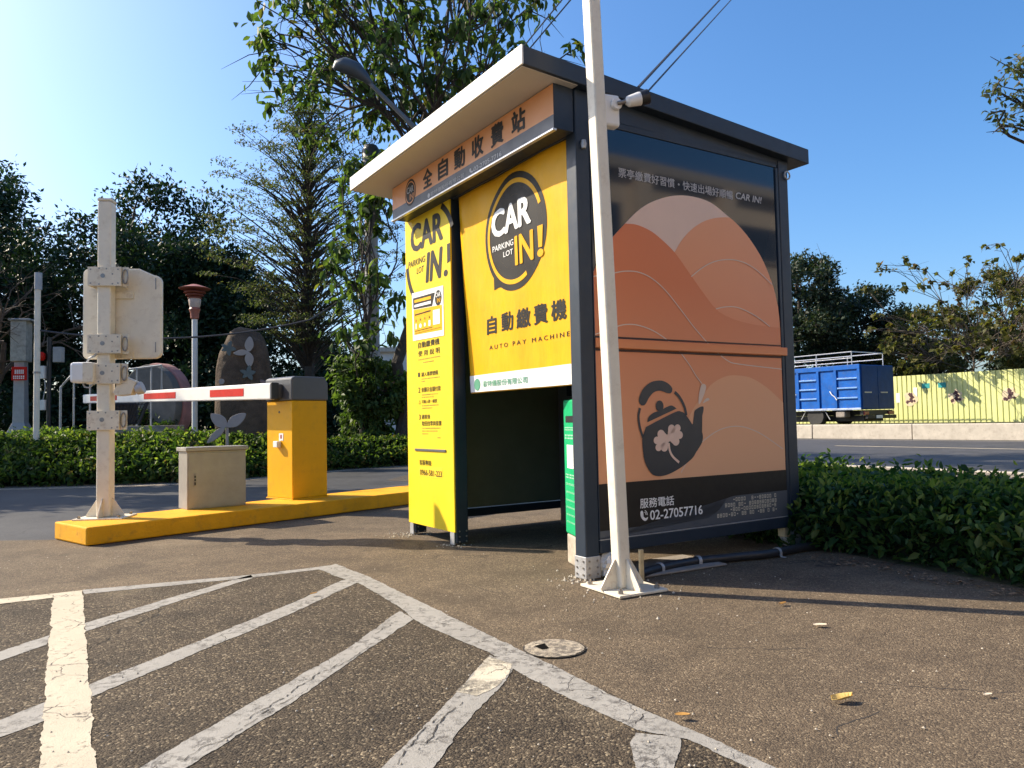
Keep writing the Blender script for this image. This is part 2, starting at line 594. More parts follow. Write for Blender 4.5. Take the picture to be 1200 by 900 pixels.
def smooth_pts(pts, closed=False, k=4):
    """Catmull-Rom through points."""
    n = len(pts)
    out = []
    for i in range(n if closed else n - 1):
        if closed:
            p0, p1, p2, p3 = (Vector(pts[(i + j) % n]) for j in (-1, 0, 1, 2))
        else:
            p0, p1, p2, p3 = (Vector(pts[min(max(i + j, 0), n - 1)]) for j in (-1, 0, 1, 2))
        for s in range(k):
            t = s / k
            q = 0.5 * ((2 * p1) + (p2 - p0) * t + (2 * p0 - 5 * p1 + 4 * p2 - p3) * t * t + (3 * p1 - p0 - 3 * p2 + p3) * t ** 3)
            out.append((q.x, q.y))
    if not closed:
        out.append(tuple(pts[-1]))
    return out


def arc(cx, cy, rx, ry, a0, a1, n=24):
    return [(cx + rx * math.cos(R(a0 + (a1 - a0) * i / n)), cy + ry * math.sin(R(a0 + (a1 - a0) * i / n))) for i in range(n + 1)]


def ring(cx, cy, r0, r1, a0, a1, n=40, ry=1.0):
    o = arc(cx, cy, r1, r1 * ry, a0, a1, n)
    i = arc(cx, cy, r0, r0 * ry, a0, a1, n)
    return [[o[k], o[k + 1], i[k + 1], i[k]] for k in range(n)]


def text(body, fn, a0, a1, b0, b1, d, mat, parent, bold=0.0, shear=0.0, name='lettering'):
    """Lettering fitted into the rectangle a0..a1 by b0..b1 of a surface; heavier strokes by doubling."""
    cjk = any(ord(c) > 0x2fff for c in body)
    cu = bpy.data.curves.new(name, 'FONT')
    cu.body = body
    cu.offset = 0.0
    cu.shear = shear
    cu.resolution_u = 3
    ob = bpy.data.objects.new(name, cu)
    COL.objects.link(ob)
    dg = bpy.context.evaluated_depsgraph_get()
    me = bpy.data.meshes.new_from_object(ob.evaluated_get(dg))
    bpy.data.objects.remove(ob)
    bpy.data.curves.remove(cu)
    co = [v.co.copy() for v in me.vertices]
    fc = [tuple(p.vertices) for p in me.polygons]
    bpy.data.meshes.remove(me)
    x0, x1 = min(c.x for c in co), max(c.x for c in co)
    y0, y1 = min(c.y for c in co), max(c.y for c in co)
    w = (b1 - b0) * bold * (1.5 if cjk else 1.1)
    offs = [(0.0, 0.0)]
    if w:
        offs = [(w * math.cos(k * math.pi / 3 + 0.3), 0.7 * w * math.sin(k * math.pi / 3 + 0.3)) for k in range(6)]
    sx = (a1 - a0 - 2 * w) / (x1 - x0)
    sy = (b1 - b0 - 1.4 * w) / (y1 - y0)
    mb = MB()
    for k, (ox, oy) in enumerate(offs):
        mb.add([fn(a0 + w + ox + (c.x - x0) * sx, b0 + 0.7 * w + oy + (c.y - y0) * sy, d + 0.00012 * k) for c in co], fc)
    m2 = bpy.data.meshes.new(name)
    m2.from_pydata(mb.v, [], mb.f)
    return link(name, m2, mat, parent)


# ------------------------------------------------------------------ ground and road
KO = Vector((0.395, 4.342, 0))           # kiosk corner: local x runs along its ad wall, local y along its front
KA = R(32.48)


def kw(v, u):
    """Point of the kiosk and road frame in world coordinates."""
    c, s = math.cos(KA), math.sin(KA)
    return (KO.x + v * c - u * s, KO.y + v * s + u * c)


def frame_poly(v0, v1, u0, u1):
    return [kw(v0, u0), kw(v1, u0), kw(v1, u1), kw(v0, u1)]


back_lot = struct(sheet('back_lot', [(-60, -50), (60, -50), (40, -6), (14, -6), (-9, -6), (-9.0, 4.0), (-40, 3.0)], -0.01, M_LOT))
ground = sheet('ground', [(-300, -60), (300, -60), (300, 500), (-300, 500)], -0.012, M_GRASSY)
struct(ground)
lot = struct(sheet('parking_lot', [(-9, -6), (14, -6), (7.5, 1.5), (3.1, 2.9), (2.6, 3.9), (2.15, 5.0), (2.6, 8.6), (-0.6, 9.3), (-3.84, 6.372), (-9.0, 6.55)], -0.004, M_LOT))
drive = struct(sheet('driveway', [(-40, 4.0), (-9.0, 6.55), (-3.84, 6.372), (-0.6, 9.3), (2.6, 8.6), (4, 11), (2.0, 19.0), (-1.5, 17.2), (-3.4, 15.3), (-5.0, 12.5), (-6.5, 12.2), (-8.1, 12.1), (-14, 12.2), (-40, 13)], -0.008, M_DRIVE))
bay = struct(sheet('hatched_bay', [(-1.17, 4.98), (-0.66, 4.18), (0.02, 3.02), (0.64, 2.03), (1.6, 0.4), (1.6, -4), (-9, -4), (-9, 1.2), (-2.75, 4.10), (-2.40, 4.28)], -0.0028, M_BAY))

rng = random.Random(7)


def line_mesh(name, poly, z, mat, parent, jit=0.008):
    """Painted line: densified outline with slow wander and small nicks."""
    pts = []
    n = len(poly)
    for i in range(n):
        a, b = Vector(poly[i]), Vector(poly[(i + 1) % n])
        m = max(1, int((b - a).length / 0.012))
        d = (b - a).normalized()
        nn = Vector((-d.y, d.x))
        w = 0.0
        for k in range(m):
            q = a.lerp(b, k / m)
            w = 0.86 * w + rng.gauss(0, 0.0016)
            e = min(1, k / 4, (m - k) / 4)
            nick = -rng.uniform(0.0, 0.008) if rng.random() < 0.03 else rng.gauss(0, 0.0006)
            q += nn * (w + nick) * e
            pts.append((q.x, q.y))
    return sheet(name, pts, z, mat, parent)


LINES = [
    ('thin_line', [(-3.4, 3.83), (-2.436, 4.339), (-2.373, 4.228), (-3.33, 3.70)], M_NEWLINE, 0.0046),
    ('thin_line', [(-2.444, 4.352), (-1.615, 4.694), (-1.166, 4.96), (-1.13, 4.885), (-1.579, 4.605), (-2.373, 4.245)], M_OLDLINE, 0.0028),
    ('hatch_line', [(-2.9, 2.55), (-2.12, 3.177), (-2.06, 3.42), (-1.985, 3.27), (-2.036, 3.053), (-2.8, 2.42)], M_OLDLINE, 0.0028),
    ('hatch_line', [(-2.02, 3.60), (-1.839, 4.113), (-1.609, 4.690), (-1.564, 4.585), (-1.774, 3.968), (-1.928, 3.463)], M_OLDLINE, 0.0028),
    ('hatch_line', [(-2.1, 1.55), (-1.622, 2.435), (-1.57, 2.59), (-1.475, 2.42), (-1.532, 2.301), (-1.95, 1.5)], M_OLDLINE, 0.0028),
    ('hatch_line', [(-1.52, 2.74), (-1.138, 3.939), (-1.011, 4.469), (-0.93, 4.55), (-0.905, 4.40), (-1.075, 3.74), (-1.446, 2.618)], M_OLDLINE, 0.0028),
    ('hatch_line', [(-1.25, 1.35), (-0.895, 2.466), (-0.865, 2.564), (-0.685, 3.119), (-0.560, 3.725), (-0.475, 3.56), (-0.638, 2.952), (-0.731, 2.556), (-0.80, 2.359), (-0.887, 2.069), (-1.13, 1.32)], M_OLDLINE, 0.0028),
    ('hatch_line', [(-0.108, 3.0), (0.0, 2.89), (-0.058, 2.65), (-0.178, 2.275), (-0.228, 2.039), (-0.42, 1.35), (-0.56, 1.38), (-0.363, 2.045), (-0.217, 2.553)], M_OLDLINE, 0.0028),
    ('hatch_line', [(0.335, 2.24), (0.455, 2.205), (0.445, 2.147), (0.397, 2.012), (0.25, 1.35), (0.14, 1.38), (0.30, 1.99), (0.308, 2.173)], M_OLDLINE, 0.0028),
    ('border_line', [(-1.166, 4.998), (-0.909, 4.623), (-0.445, 3.838), (0.012, 3.053), (0.136, 2.852), (0.335, 2.497), (0.447, 2.328), (0.648, 2.017), (1.06, 1.35), (0.95, 1.33), (0.623, 1.95), (0.47, 2.19), (0.342, 2.259), (0.228, 2.43), (0.121, 2.587), (0.0, 2.797), (-0.098, 3.005), (-0.464, 3.541), (-0.57, 3.79), (-0.894, 4.38), (-1.003, 4.508), (-1.244, 4.834)], M_OLDLINE, 0.0040),
    ('bay_line', [(-2.511, 4.186), (-2.423, 4.316), (-1.125, 2.079), (-0.70, 1.35), (-0.88, 1.38), (-1.284, 2.087)], M_NEWLINE, 0.0052),
    ('rubbed_patch', [(-0.112, 2.975), (-0.02, 2.88), (-0.03, 2.78), (-0.075, 2.64), (-0.135, 2.56), (-0.21, 2.60), (-0.16, 2.76)], M_RUBBED, 0.0052),
]
for nm, poly, m, z in LINES:
    line_mesh(nm, poly, z * 0.45 - 0.0022, m, bay)

crg = random.Random(17)
for (x0, y0, an, L) in ((0.75, 3.05, 10, 0.55), (1.15, 2.62, -8, 0.7), (1.55, 2.05, 25, 0.5), (-0.35, 4.35, -30, 0.5), (0.9, 2.2, 60, 0.3), (-1.9, 5.3, 5, 0.8), (1.9, 2.9, -35, 0.6)):
    pts = []
    x, y, a = x0, y0, an
    for k in range(int(L / 0.03)):
        pts.append((x, y))
        a += crg.gauss(0, 16) - (a - an) * 0.2
        x += 0.03 * math.cos(R(a))
        y += 0.03 * math.sin(R(a))
    flat('crack', [q for i, q in enumerate(strips(pts, 0.0045)) if crg.random() < 0.9], lambda p, q, d: (p, q, d), -0.0035, painted('crack_dark', (0.03, 0.026, 0.022), 0.95, 0, 0.2, 20), lot)['kind'] = 'stuff'
struct(sheet('bed_edge', [(-40, 12.6), (-14, 11.95), (-8.1, 11.8), (-6.4, 11.9), (-4.8, 12.3), (-3.3, 15.0), (-1.6, 16.7), (0.5, 18.0), (0.4, 18.6), (-2.0, 17.2), (-3.7, 15.6), (-5.2, 13.2), (-6.6, 12.75), (-8.1, 12.7), (-14, 12.9), (-40, 13.4)], -0.004, M_TAN))

for (ax_, ay_, bx_, by_, w) in ((-0.66, 2.98, -0.86, 2.36, 0.008), (-0.60, 3.16, -0.69, 2.86, 0.006), (-0.78, 2.50, -0.92, 2.08, 0.007), (-0.74, 2.60, -0.80, 2.42, 0.009), (-0.17, 2.52, -0.28, 2.15, 0.009), (-0.24, 2.42, -0.34, 2.05, 0.007), (-0.55, 3.55, -0.63, 3.28, 0.006), (-1.20, 3.66, -1.33, 3.22, 0.004),
                                (-0.49, 3.77, -0.41, 3.62, 0.004), (-0.03, 3.02, 0.05, 2.96, 0.004), (0.08, 2.86, 0.17, 2.80, 0.004), (0.20, 2.50, 0.30, 2.56, 0.005), (0.33, 2.27, 0.40, 2.40, 0.005), (-0.90, 4.50, -0.84, 4.44, 0.004), (-1.9, 3.40, -1.72, 3.66, 0.004)):
    L = math.hypot(bx_ - ax_, by_ - ay_)
    n_ = max(3, int(L / 0.016))
    pts, off = [], 0.0
    for k in range(n_ + 1):
        t_ = k / n_
        off = off * 0.9 + crg.gauss(0, 0.0045)
        pts.append((ax_ + (bx_ - ax_) * t_ - (by_ - ay_) / L * off, ay_ + (by_ - ay_) * t_ + (bx_ - ax_) / L * off))
    q_ = []
    for k in range(n_):
        t_ = k / n_
        ww = w * 0.75 * (math.sin(math.pi * (t_ * 0.92 + 0.04)) ** 0.6) * (0.35 + 0.65 * abs(math.sin(k * 0.7 + ax_ * 31))) * crg.uniform(0.6, 1.1)
        if ww > 0.0012 and crg.random() < 0.9:
            q_ += strips(pts[k:k + 2], ww)
    flat('crack', q_, lambda p, q, d: (p, q, d), 0.0008, painted('crack_dark', (0.03, 0.026, 0.022), 0.95, 0, 0.2, 20), bay)['kind'] = 'stuff'

# road beyond the right-hand hedge
verge = struct(sheet('verge_soil', [kw(1.0, -9), kw(2.2, -2.2), (2.6, 8.6), kw(2.2, 8), kw(7.3, 14), kw(7.3, -9)], -0.006, M_SOIL))
pavement = MB().box(7.3, 8.9, -14, 45, -0.05, 0.03).build('pavement', M_TAN)
road = MB().box(9.0, 22.68, -30, 120, -0.05, -0.002).build('road', M_ROAD)
kerb_o = MB().box(8.9, 9.05, -14, 45, -0.05, 0.05).build('kerb', P_CONC, None, 0.015)
bank = MB().box(22.95, 60, -40, 120, -0.05, 0.44).build('raised_bank', M_GRASSY)
for o in (pavement, road, kerb_o, bank):
    o.location = KO
    o.rotation_euler = (0, 0, KA)
    struct(o)
MB().box(17.0, 17.12, 4.6, 10.2, 0.0, 0.004).build('lane_line', M_NEWLINE, road)
MB().box(17.0, 17.12, 14.2, 20.2, 0.0, 0.004).build('lane_line', M_NEWLINE, road)
MB().box(9.4, 9.5, -30, 120, 0.0, 0.004).build('edge_line', M_OLDLINE, road)
MB().box(22.0, 22.1, -30, 120, 0.0, 0.004).build('edge_line', M_OLDLINE, road)

wall = thing('barrier_wall', 'long low weathered concrete wall along the far side of the road', 'wall', KO, KA)
u = -20.0
k = 0
while u < 40:
    L = 3.9
    w = MB()
    x0 = 22.68 + (k % 3) * 0.006
    prof = [(0.0, 0.0), (0.012, 0.5), (0.03, 0.53 + 0.004 * (k % 2)), (0.27, 0.53), (0.27, 0.0)]
    w.prism(prof, lambda a, b, d, x0=x0: (x0 + a, d, b), u, u + L - 0.03)
    w.build('wall_segment', P_CONC, wall, 0.012)
    u += L
    k += 1

# ------------------------------------------------------------------ kiosk
kiosk = thing('payment_kiosk', 'charcoal framed parking payment kiosk with orange ad wall and yellow front', 'kiosk', KO, KA)
FW, DP = 2.33, 1.89
POSTS = [(0.0, 0.0), (0.0, 1.532), (0.0, FW - 0.098), (DP - 0.1, 0.0), (DP - 0.1, FW - 0.098)]
for (x, y) in POSTS:
    top = 2.82 if x < 0.5 else 2.70
    p = box('post', P_DARK, kiosk, x + 0.002, x + 0.1, y, y + 0.098, 0.012, top, 0.006)
    br = MB()
    t = 0.004
    z1 = 0.125
    if y > 0.5 and x < 0.5:
        br.box(x - t - 0.006, x + 0.001, y + 0.02, y + 0.085, 0.0, z1 - 0.03)
    else:
        br.box(x - t + 0.002, x + 0.1 + t, y - t, y + 0.098 + t, 0.0, z1)
    b_ = br.build('foot_bracket', P_GALV, p, 0.003)
    rv = MB()
    for zz in (0.025, 0.062, 0.10):
        for a in (0.02, 0.078):
            rv.cyl((x - t - 0.004, y + a, zz), (x - t + 0.003, y + a, zz), 0.006, n=8)
            rv.cyl((x + 0.002 + a, y - t - 0.006, zz), (x + 0.002 + a, y - t + 0.001, zz), 0.006, n=8)
    rv.build('rivets', P_BOLT, p)['kind'] = 'stuff'
# roof: sloped slab, front fascia bright, soffit pale
RX0, RX1, RY0, RY1 = -0.40, 2.06, -0.058, 2.565


def rz_(x):
    return 2.957 - 0.0614 * (x - RX0)


def slab(x0, x1, y0, y1, t0, t1):
    vs = []
    for dz in (t0, t1):
        for (x, y) in ((x0, y0), (x1, y0), (x1, y1), (x0, y1)):
            vs.append((x, y, rz_(x) - dz))
    return vs


roof = MB()
roof.add(slab(RX0 + 0.012, RX1, RY0, RY1, 0.107, 0.0), [(0, 3, 2, 1), (4, 5, 6, 7), (0, 1, 5, 4), (1, 2, 6, 5), (2, 3, 7, 6), (3, 0, 4, 7)])
roof.build('roof', P_DARK, kiosk, 0.005)
tr_ = MB()
tr_.add(slab(RX0, RX0 + 0.0115, RY0 - 0.001, RY1 + 0.001, 0.108, -0.001), [(0, 3, 2, 1), (4, 5, 6, 7), (0, 1, 5, 4), (1, 2, 6, 5), (2, 3, 7, 6), (3, 0, 4, 7)])
tr_.build('roof_trim', P_ROOFW, kiosk, 0.002)
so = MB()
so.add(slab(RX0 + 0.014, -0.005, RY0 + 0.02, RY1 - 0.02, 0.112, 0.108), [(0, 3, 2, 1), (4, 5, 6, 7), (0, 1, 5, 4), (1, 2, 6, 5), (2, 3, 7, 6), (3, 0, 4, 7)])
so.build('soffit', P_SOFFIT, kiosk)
# header beams
box('header_beam', P_DARK, kiosk, 0.104, DP - 0.104, 0.008, 0.09, 2.645, 2.685, 0.004)
hb = MB()
hb.add([(0.104, 0.008, 2.688), (DP + 0.02, 0.008, 2.668), (DP + 0.02, 0.09, 2.668), (0.104, 0.09, 2.688), (0.104, 0.008, rz_(0.1) - 0.11), (DP + 0.02, 0.008, rz_(DP + 0.02) - 0.11), (DP + 0.02, 0.09, rz_(DP + 0.02) - 0.11), (0.104, 0.09, rz_(0.1) - 0.11)],
       [(0, 3, 2, 1), (4, 5, 6, 7), (0, 1, 5, 4), (1, 2, 6, 5), (2, 3, 7, 6), (3, 0, 4, 7)])
hb.build('roof_side_beam', P_DARK, kiosk)
box('front_beam', P_DARK, kiosk, 0.01, 0.09, 0.1, FW - 0.1, 2.565, 2.80, 0.004)
# hanging ring by the rear post
rgm = MB()
rgm.tube([(DP - 0.02 + 0.028 * math.cos(R(a)), -0.012, 2.60 + 0.028 * math.sin(R(a))) for a in range(0, 361, 30)], 0.006, 6)
rgm.build('cable_ring', P_GALV, kiosk)
# inner walls
box('far_wall', P_INNER, kiosk, 0.1, DP - 0.1, FW - 0.06, FW - 0.03, 0.17, 2.66)
box('far_wall_rail', P_DARK, kiosk, 0.1, DP - 0.1, FW - 0.09, FW - 0.005, 0.10, 0.165, 0.004)
box('back_wall', P_INNER, kiosk, DP - 0.06, DP - 0.03, 0.1, FW - 0.1, 0.17, 2.66)
box('back_rail', P_DARK, kiosk, DP - 0.09, DP - 0.005, 0.1, FW - 0.1, 0.10, 0.165, 0.004)
# payment machine inside, against the back wall
pm = thing('payment_machine', 'grey automatic payment machine standing inside the kiosk against its back wall', 'ticket machine', (*kw(1.45, 1.55), 0), KA)
box('body', P_HOOD, pm, -0.25, 0.3, -0.35, 0.35, 0.0, 1.5, 0.02)
box('screen', P_LENS, pm, -0.262, -0.245, -0.2, 0.2, 1.1, 1.35, 0.005)
box('coin_tray', P_GALV, pm, -0.28, -0.245, -0.12, 0.12, 0.55, 0.68, 0.006)

# --- ad wall (local y = 0 side)


def SIDE(a, b, d):
    return (a, -d, b)


PV0, PV1 = 0.105, 1.762
ad = MB().box(PV0, PV1 + 0.02, 0.012, 0.03, 0.212, 2.642).build('ad_wall', None, kiosk)
tA = NT('ad_wall_film')
zc = tA.n.new('ShaderNodeSeparateXYZ')
tA.l.new(tA.co(), zc.inputs[0])
tA.setc(tA.ramp(tA.math('DIVIDE', zc.outputs['Z'], 3.0), [(0.0, (0.010, 0.016, 0.024)), (0.5, (0.008, 0.018, 0.036)), (0.99, (0.010, 0.022, 0.042))]))
tA.setr(0.05)
tA.b.inputs['Specular IOR Level'].default_value = 0.5
ad.data.materials.append(tA.m)
D0 = -0.012


def grad_mat(name, c0, c1, z0, z1, rough=0.3):
    t = NT(name)
    z = t.n.new('ShaderNodeSeparateXYZ')
    t.l.new(t.co(), z.inputs[0])
    f = t.math('DIVIDE', t.math('SUBTRACT', z.outputs['Z'], z0), z1 - z0)
    t.setc(t.ramp(f, [(0.0, c0), (1.0, c1)]))
    t.setr(rough)
    t.b.inputs['Specular IOR Level'].default_value = 0.3
    return t.m


G_PEACH = painted('print_peach_grey', (0.74, 0.53, 0.42), 0.4, 0, 0.03, 4, None, 0, 0.3)
G_RUST = grad_mat('print_rust_hill', (0.74, 0.36, 0.19), (0.67, 0.185, 0.072), 0.52, 1.75)
G_ORANGE = grad_mat('print_orange_hill', (0.74, 0.27, 0.13), (0.76, 0.33, 0.17), 1.5, 2.2)
G_PALE = grad_mat('print_pale_hill', (0.74, 0.41, 0.235), (0.75, 0.36, 0.19), 0.52, 1.17)
G_LINE = painted('print_line', (0.66, 0.50, 0.40), 0.35, 0, 0.03, 5)
dome_r = [(0.247, 1.958), (0.365, 2.072), (0.497, 2.183), (0.631, 2.255), (0.788, 2.305), (0.95, 2.322), (1.116, 2.304), (1.263, 2.24), (1.371, 2.184), (1.48, 2.103), (1.59, 1.989), (1.666, 1.87), (1.715, 1.763), (1.745, 1.66)]
dome = smooth_pts([(0.108, 1.74), (0.165, 1.855)] + dome_r, k=4)
flat('arch_print', [dome + [(1.758, 1.55), (1.758, 0.527), (0.108, 0.527)]], SIDE, D0 + 0.0015, G_PEACH, ad)


def dome_z(v):
    for (a, b), (c, d) in zip(dome[:-1], dome[1:]):
        if a <= v <= c:
            return b + (d - b) * (v - a) / (c - a)
    return 1.55


hr = smooth_pts([(0.60, 1.70), (0.70, 1.84), (0.773, 1.944), (0.836, 2.024), (0.919, 2.099), (1.025, 2.164), (1.132, 2.203), (1.241, 2.224), (1.292, 2.226)], k=4)
flat('hill_print', [hr + [(v, z) for v, z in dome if v > 1.30] + [(1.758, 1.55), (1.758, 1.3), (0.60, 1.3)]], SIDE, D0 + 0.003, G_ORANGE, ad)
hl_pts = smooth_pts([(0.366, 2.073), (0.456, 2.078), (0.566, 2.055), (0.659, 2.011), (0.773, 1.937), (0.887, 1.825), (1.004, 1.71), (1.125, 1.602), (1.251, 1.554), (1.427, 1.525), (1.646, 1.513), (1.758, 1.511)], k=4)
flat('hill_print', [[p for p in dome if p[0] < 0.366] + hl_pts + [(1.758, 0.527), (0.108, 0.527)]], SIDE, D0 + 0.0045, G_RUST, ad)
hc = smooth_pts([(0.60, 0.55), (0.72, 0.72), (0.86, 0.92), (0.95, 1.02), (1.007, 1.066), (1.052, 1.107), (1.14, 1.148), (1.23, 1.17), (1.32, 1.171), (1.426, 1.16), (1.534, 1.122), (1.628, 1.074), (1.758, 0.99)], k=4)
flat('hill_print', [hc + [(1.758, 0.527), (0.585, 0.527)]], SIDE, D0 + 0.006, G_PALE, ad)
LN = [
    [(0.108, 1.73), (0.257, 1.762), (0.355, 1.783), (0.463, 1.786), (0.573, 1.755), (0.685, 1.686), (0.797, 1.586), (0.912, 1.477), (1.031, 1.38), (1.112, 1.324), (1.216, 1.267), (1.324, 1.247), (1.755, 1.222)],
    [(0.108, 1.39), (0.273, 1.445), (0.361, 1.463), (0.451, 1.461), (0.561, 1.436), (0.672, 1.387), (0.767, 1.327), (0.861, 1.236), (0.919, 1.165), (0.97, 1.114)],
    [(0.906, 1.797), (1.011, 1.865), (1.118, 1.913), (1.227, 1.937), (1.337, 1.943), (1.448, 1.926), (1.561, 1.881), (1.686, 1.808)],
    [(1.121, 1.603), (1.211, 1.622), (1.321, 1.626), (1.431, 1.603), (1.543, 1.563), (1.646, 1.513)],
    [(0.764, 0.561), (0.836, 0.645), (0.921, 0.72), (1.008, 0.772), (1.11, 0.814), (1.213, 0.834), (1.318, 0.834), (1.424, 0.812), (1.547, 0.767), (1.735, 0.671)],
]
for ln in LN:
    flat('contour_line', strips(smooth_pts(ln, k=5), 0.0065), SIDE, D0 + 0.0075, G_LINE, ad)
flat('water_drop', [smooth_pts([(0.97, 1.111), (1.006, 1.101), (0.993, 1.056), (0.947, 0.987), (0.934, 0.997), (0.943, 1.056)], True), smooth_pts([(0.973, 0.988), (0.99, 1.011), (1.019, 1.023), (1.033, 1.011), (1.0, 0.998)], True)], SIDE, D0 + 0.008, G_LINE, ad)
pot = smooth_pts([(0.484, 0.848), (0.61, 0.895), (0.74, 0.939), (0.781, 0.937), (0.807, 0.927), (0.845, 0.89), (0.872, 0.856)], k=3) + smooth_pts([(0.879, 0.862), (0.890, 0.91), (0.904, 0.947), (0.977, 0.967), (0.957, 0.887), (0.948, 0.828), (0.963, 0.788), (0.953, 0.739), (0.899, 0.681), (0.863, 0.644), (0.78, 0.599), (0.70, 0.568), (0.632, 0.551), (0.568, 0.549), (0.518, 0.567), (0.47, 0.633), (0.454, 0.708), (0.451, 0.783)], k=4)
flat('teapot_print', [pot], SIDE, D0 + 0.0085, P_INKB, ad)
flat('teapot_print', [smooth_pts([(0.496, 0.876), (0.510, 0.909), (0.55, 0.934), (0.60, 0.946), (0.655, 0.966), (0.69, 0.976), (0.715, 0.972), (0.741, 0.957)], False, 4)], SIDE, D0 + 0.0085, P_INKB, ad)
flat('teapot_print', [arc(0.600, 0.974, 0.032, 0.034, 0, 345, 22)], SIDE, D0 + 0.0087, P_INKB, ad)
flat('teapot_print', [smooth_pts([(0.434, 1.003), (0.442, 1.036), (0.475, 1.083), (0.539, 1.12), (0.617, 1.13), (0.675, 1.113), (0.709, 1.083), (0.699, 1.055), (0.666, 1.053), (0.614, 1.067), (0.562, 1.06), (0.517, 1.027), (0.483, 0.984), (0.452, 0.98)], True, 4)], SIDE, D0 + 0.0085, P_INKB, ad)
flat('teapot_print', strips(smooth_pts([(0.441, 0.963), (0.427, 0.914), (0.435, 0.849), (0.457, 0.787)], k=4), 0.017), SIDE, D0 + 0.0085, P_INKB, ad)
flat('teapot_print', strips(smooth_pts([(0.73, 1.059), (0.771, 1.026), (0.809, 0.968), (0.823, 0.914)], k=4), 0.02), SIDE, D0 + 0.0085, P_INKB, ad)
for k, (cx, cy, r_) in enumerate(((0.662, 0.777, 0.026), (0.692, 0.832, 0.030), (0.742, 0.836, 0.026), (0.758, 0.793, 0.027), (0.724, 0.755, 0.030), (0.626, 0.722, 0.030), (0.578, 0.722, 0.025), (0.566, 0.765, 0.026), (0.602, 0.802, 0.030))):
    flat('clover_print', [arc(cx, cy, r_, r_ * 0.9, 0, 345, 20)], SIDE, D0 + 0.0105 + 0.0001 * k, G_PEACH, ad)
    if k:
        flat('clover_print', [[(0.662 - (cy - 0.777) * 0.12, 0.777 + (cx - 0.662) * 0.12), (0.662 + (cy - 0.777) * 0.12, 0.777 - (cx - 0.662) * 0.12), (cx + (cy - 0.777) / math.hypot(cx - 0.662, cy - 0.777) * r_, cy - (cx - 0.662) / math.hypot(cx - 0.662, cy - 0.777) * r_ * 0.9), (cx - (cy - 0.777) / math.hypot(cx - 0.662, cy - 0.777) * r_, cy + (cx - 0.662) / math.hypot(cx - 0.662, cy - 0.777) * r_ * 0.9)]], SIDE, D0 + 0.0104 + 0.0001 * k, G_PEACH, ad)
flat('clover_print', strips(smooth_pts([(0.664, 0.745), (0.671, 0.70), (0.696, 0.661), (0.747, 0.624)], k=4), 0.016), SIDE, D0 + 0.0105, G_PEACH, ad)
# dark base band, grey swoosh, lettering
flat('base_band', [[(0.108, 0.527), (1.758, 0.527), (1.758, 0.215), (0.108, 0.215)]], SIDE, D0 + 0.0095, P_INK, ad)
flat('swoosh_print', [[(0.108, 0.26)] + smooth_pts([(0.80, 0.262), (0.97, 0.262), (1.041, 0.279), (1.09, 0.31), (1.131, 0.345), (1.191, 0.380), (1.30, 0.386)], k=4) + [(1.758, 0.388), (1.758, 0.216), (0.108, 0.216)]], SIDE, D0 + 0.011, P_SIGNG, ad)
text('票亭繳費好習慣・快速出場好順暢', SIDE, 0.325, 1.325, 2.352, 2.412, D0 + 0.003, P_GREYP, ad, 0.008)
text('CAR IN!', SIDE, 1.352, 1.615, 2.365, 2.412, D0 + 0.003, P_GREYP, ad, 0.03, 0.2)
text('服務電話', SIDE, 0.415, 0.692, 0.366, 0.425, D0 + 0.0125, P_WHITE, ad, 0.01)
text('02-27057716', SIDE, 0.492, 0.935, 0.291, 0.349, D0 + 0.0125, P_WHITE, ad, 0.022)
ph = [(0.418, 0.347), (0.432, 0.352), (0.440, 0.338), (0.434, 0.326), (0.446, 0.312), (0.460, 0.306), (0.474, 0.312), (0.470, 0.298), (0.452, 0.290), (0.432, 0.300), (0.418, 0.322)]
flat('phone_symbol', [smooth_pts(ph, True, 3)] + ring(0.445, 0.328, 0.012, 0.017, -10, 75, 8) + ring(0.445, 0.328, 0.022, 0.027, -10, 75, 8), SIDE, D0 + 0.0125, P_WHITE, ad)
rr = random.Random(3)
dots = []
glyph_rows = [(0.362, 1.215, 1.63), (0.329, 1.14, 1.63), (0.299, 1.135, 1.62), (0.268, 1.065, 1.63)]
for (zz, a0, a1) in glyph_rows:
    a = a0
    while a < a1:
        t = rr.random()
        w, h = 0.017, 0.024
        if t < 0.16:
            pass
        elif t < 0.34:
            dots.append([(a + 0.004, zz - 0.003), (a + 0.016, zz - 0.003), (a + 0.016, zz + 0.004), (a + 0.004, zz + 0.004)])
        else:
            th = 0.004
            dots += [[(a, zz - h / 2), (a + w, zz - h / 2), (a + w, zz - h / 2 + th), (a, zz - h / 2 + th)], [(a, zz + h / 2 - th), (a + w, zz + h / 2 - th), (a + w, zz + h / 2), (a, zz + h / 2)],
                     [(a, zz - h / 2 + th), (a + th, zz - h / 2 + th), (a + th, zz + h / 2 - th), (a, zz + h / 2 - th)], [(a + w - th, zz - h / 2 + th), (a + w, zz - h / 2 + th), (a + w, zz + h / 2 - th), (a + w - th, zz + h / 2 - th)]]
            if t > 0.7:
                dots.append([(a + th, zz - 0.002), (a + w - th, zz - 0.002), (a + w - th, zz + 0.002), (a + th, zz + 0.002)])
        a += 0.0255
flat('square_pattern', dots, SIDE, D0 + 0.0125, painted('pattern_ink', (0.62, 0.57, 0.44), 0.45, 0, 0.05, 5), ad)['kind'] = 'stuff'
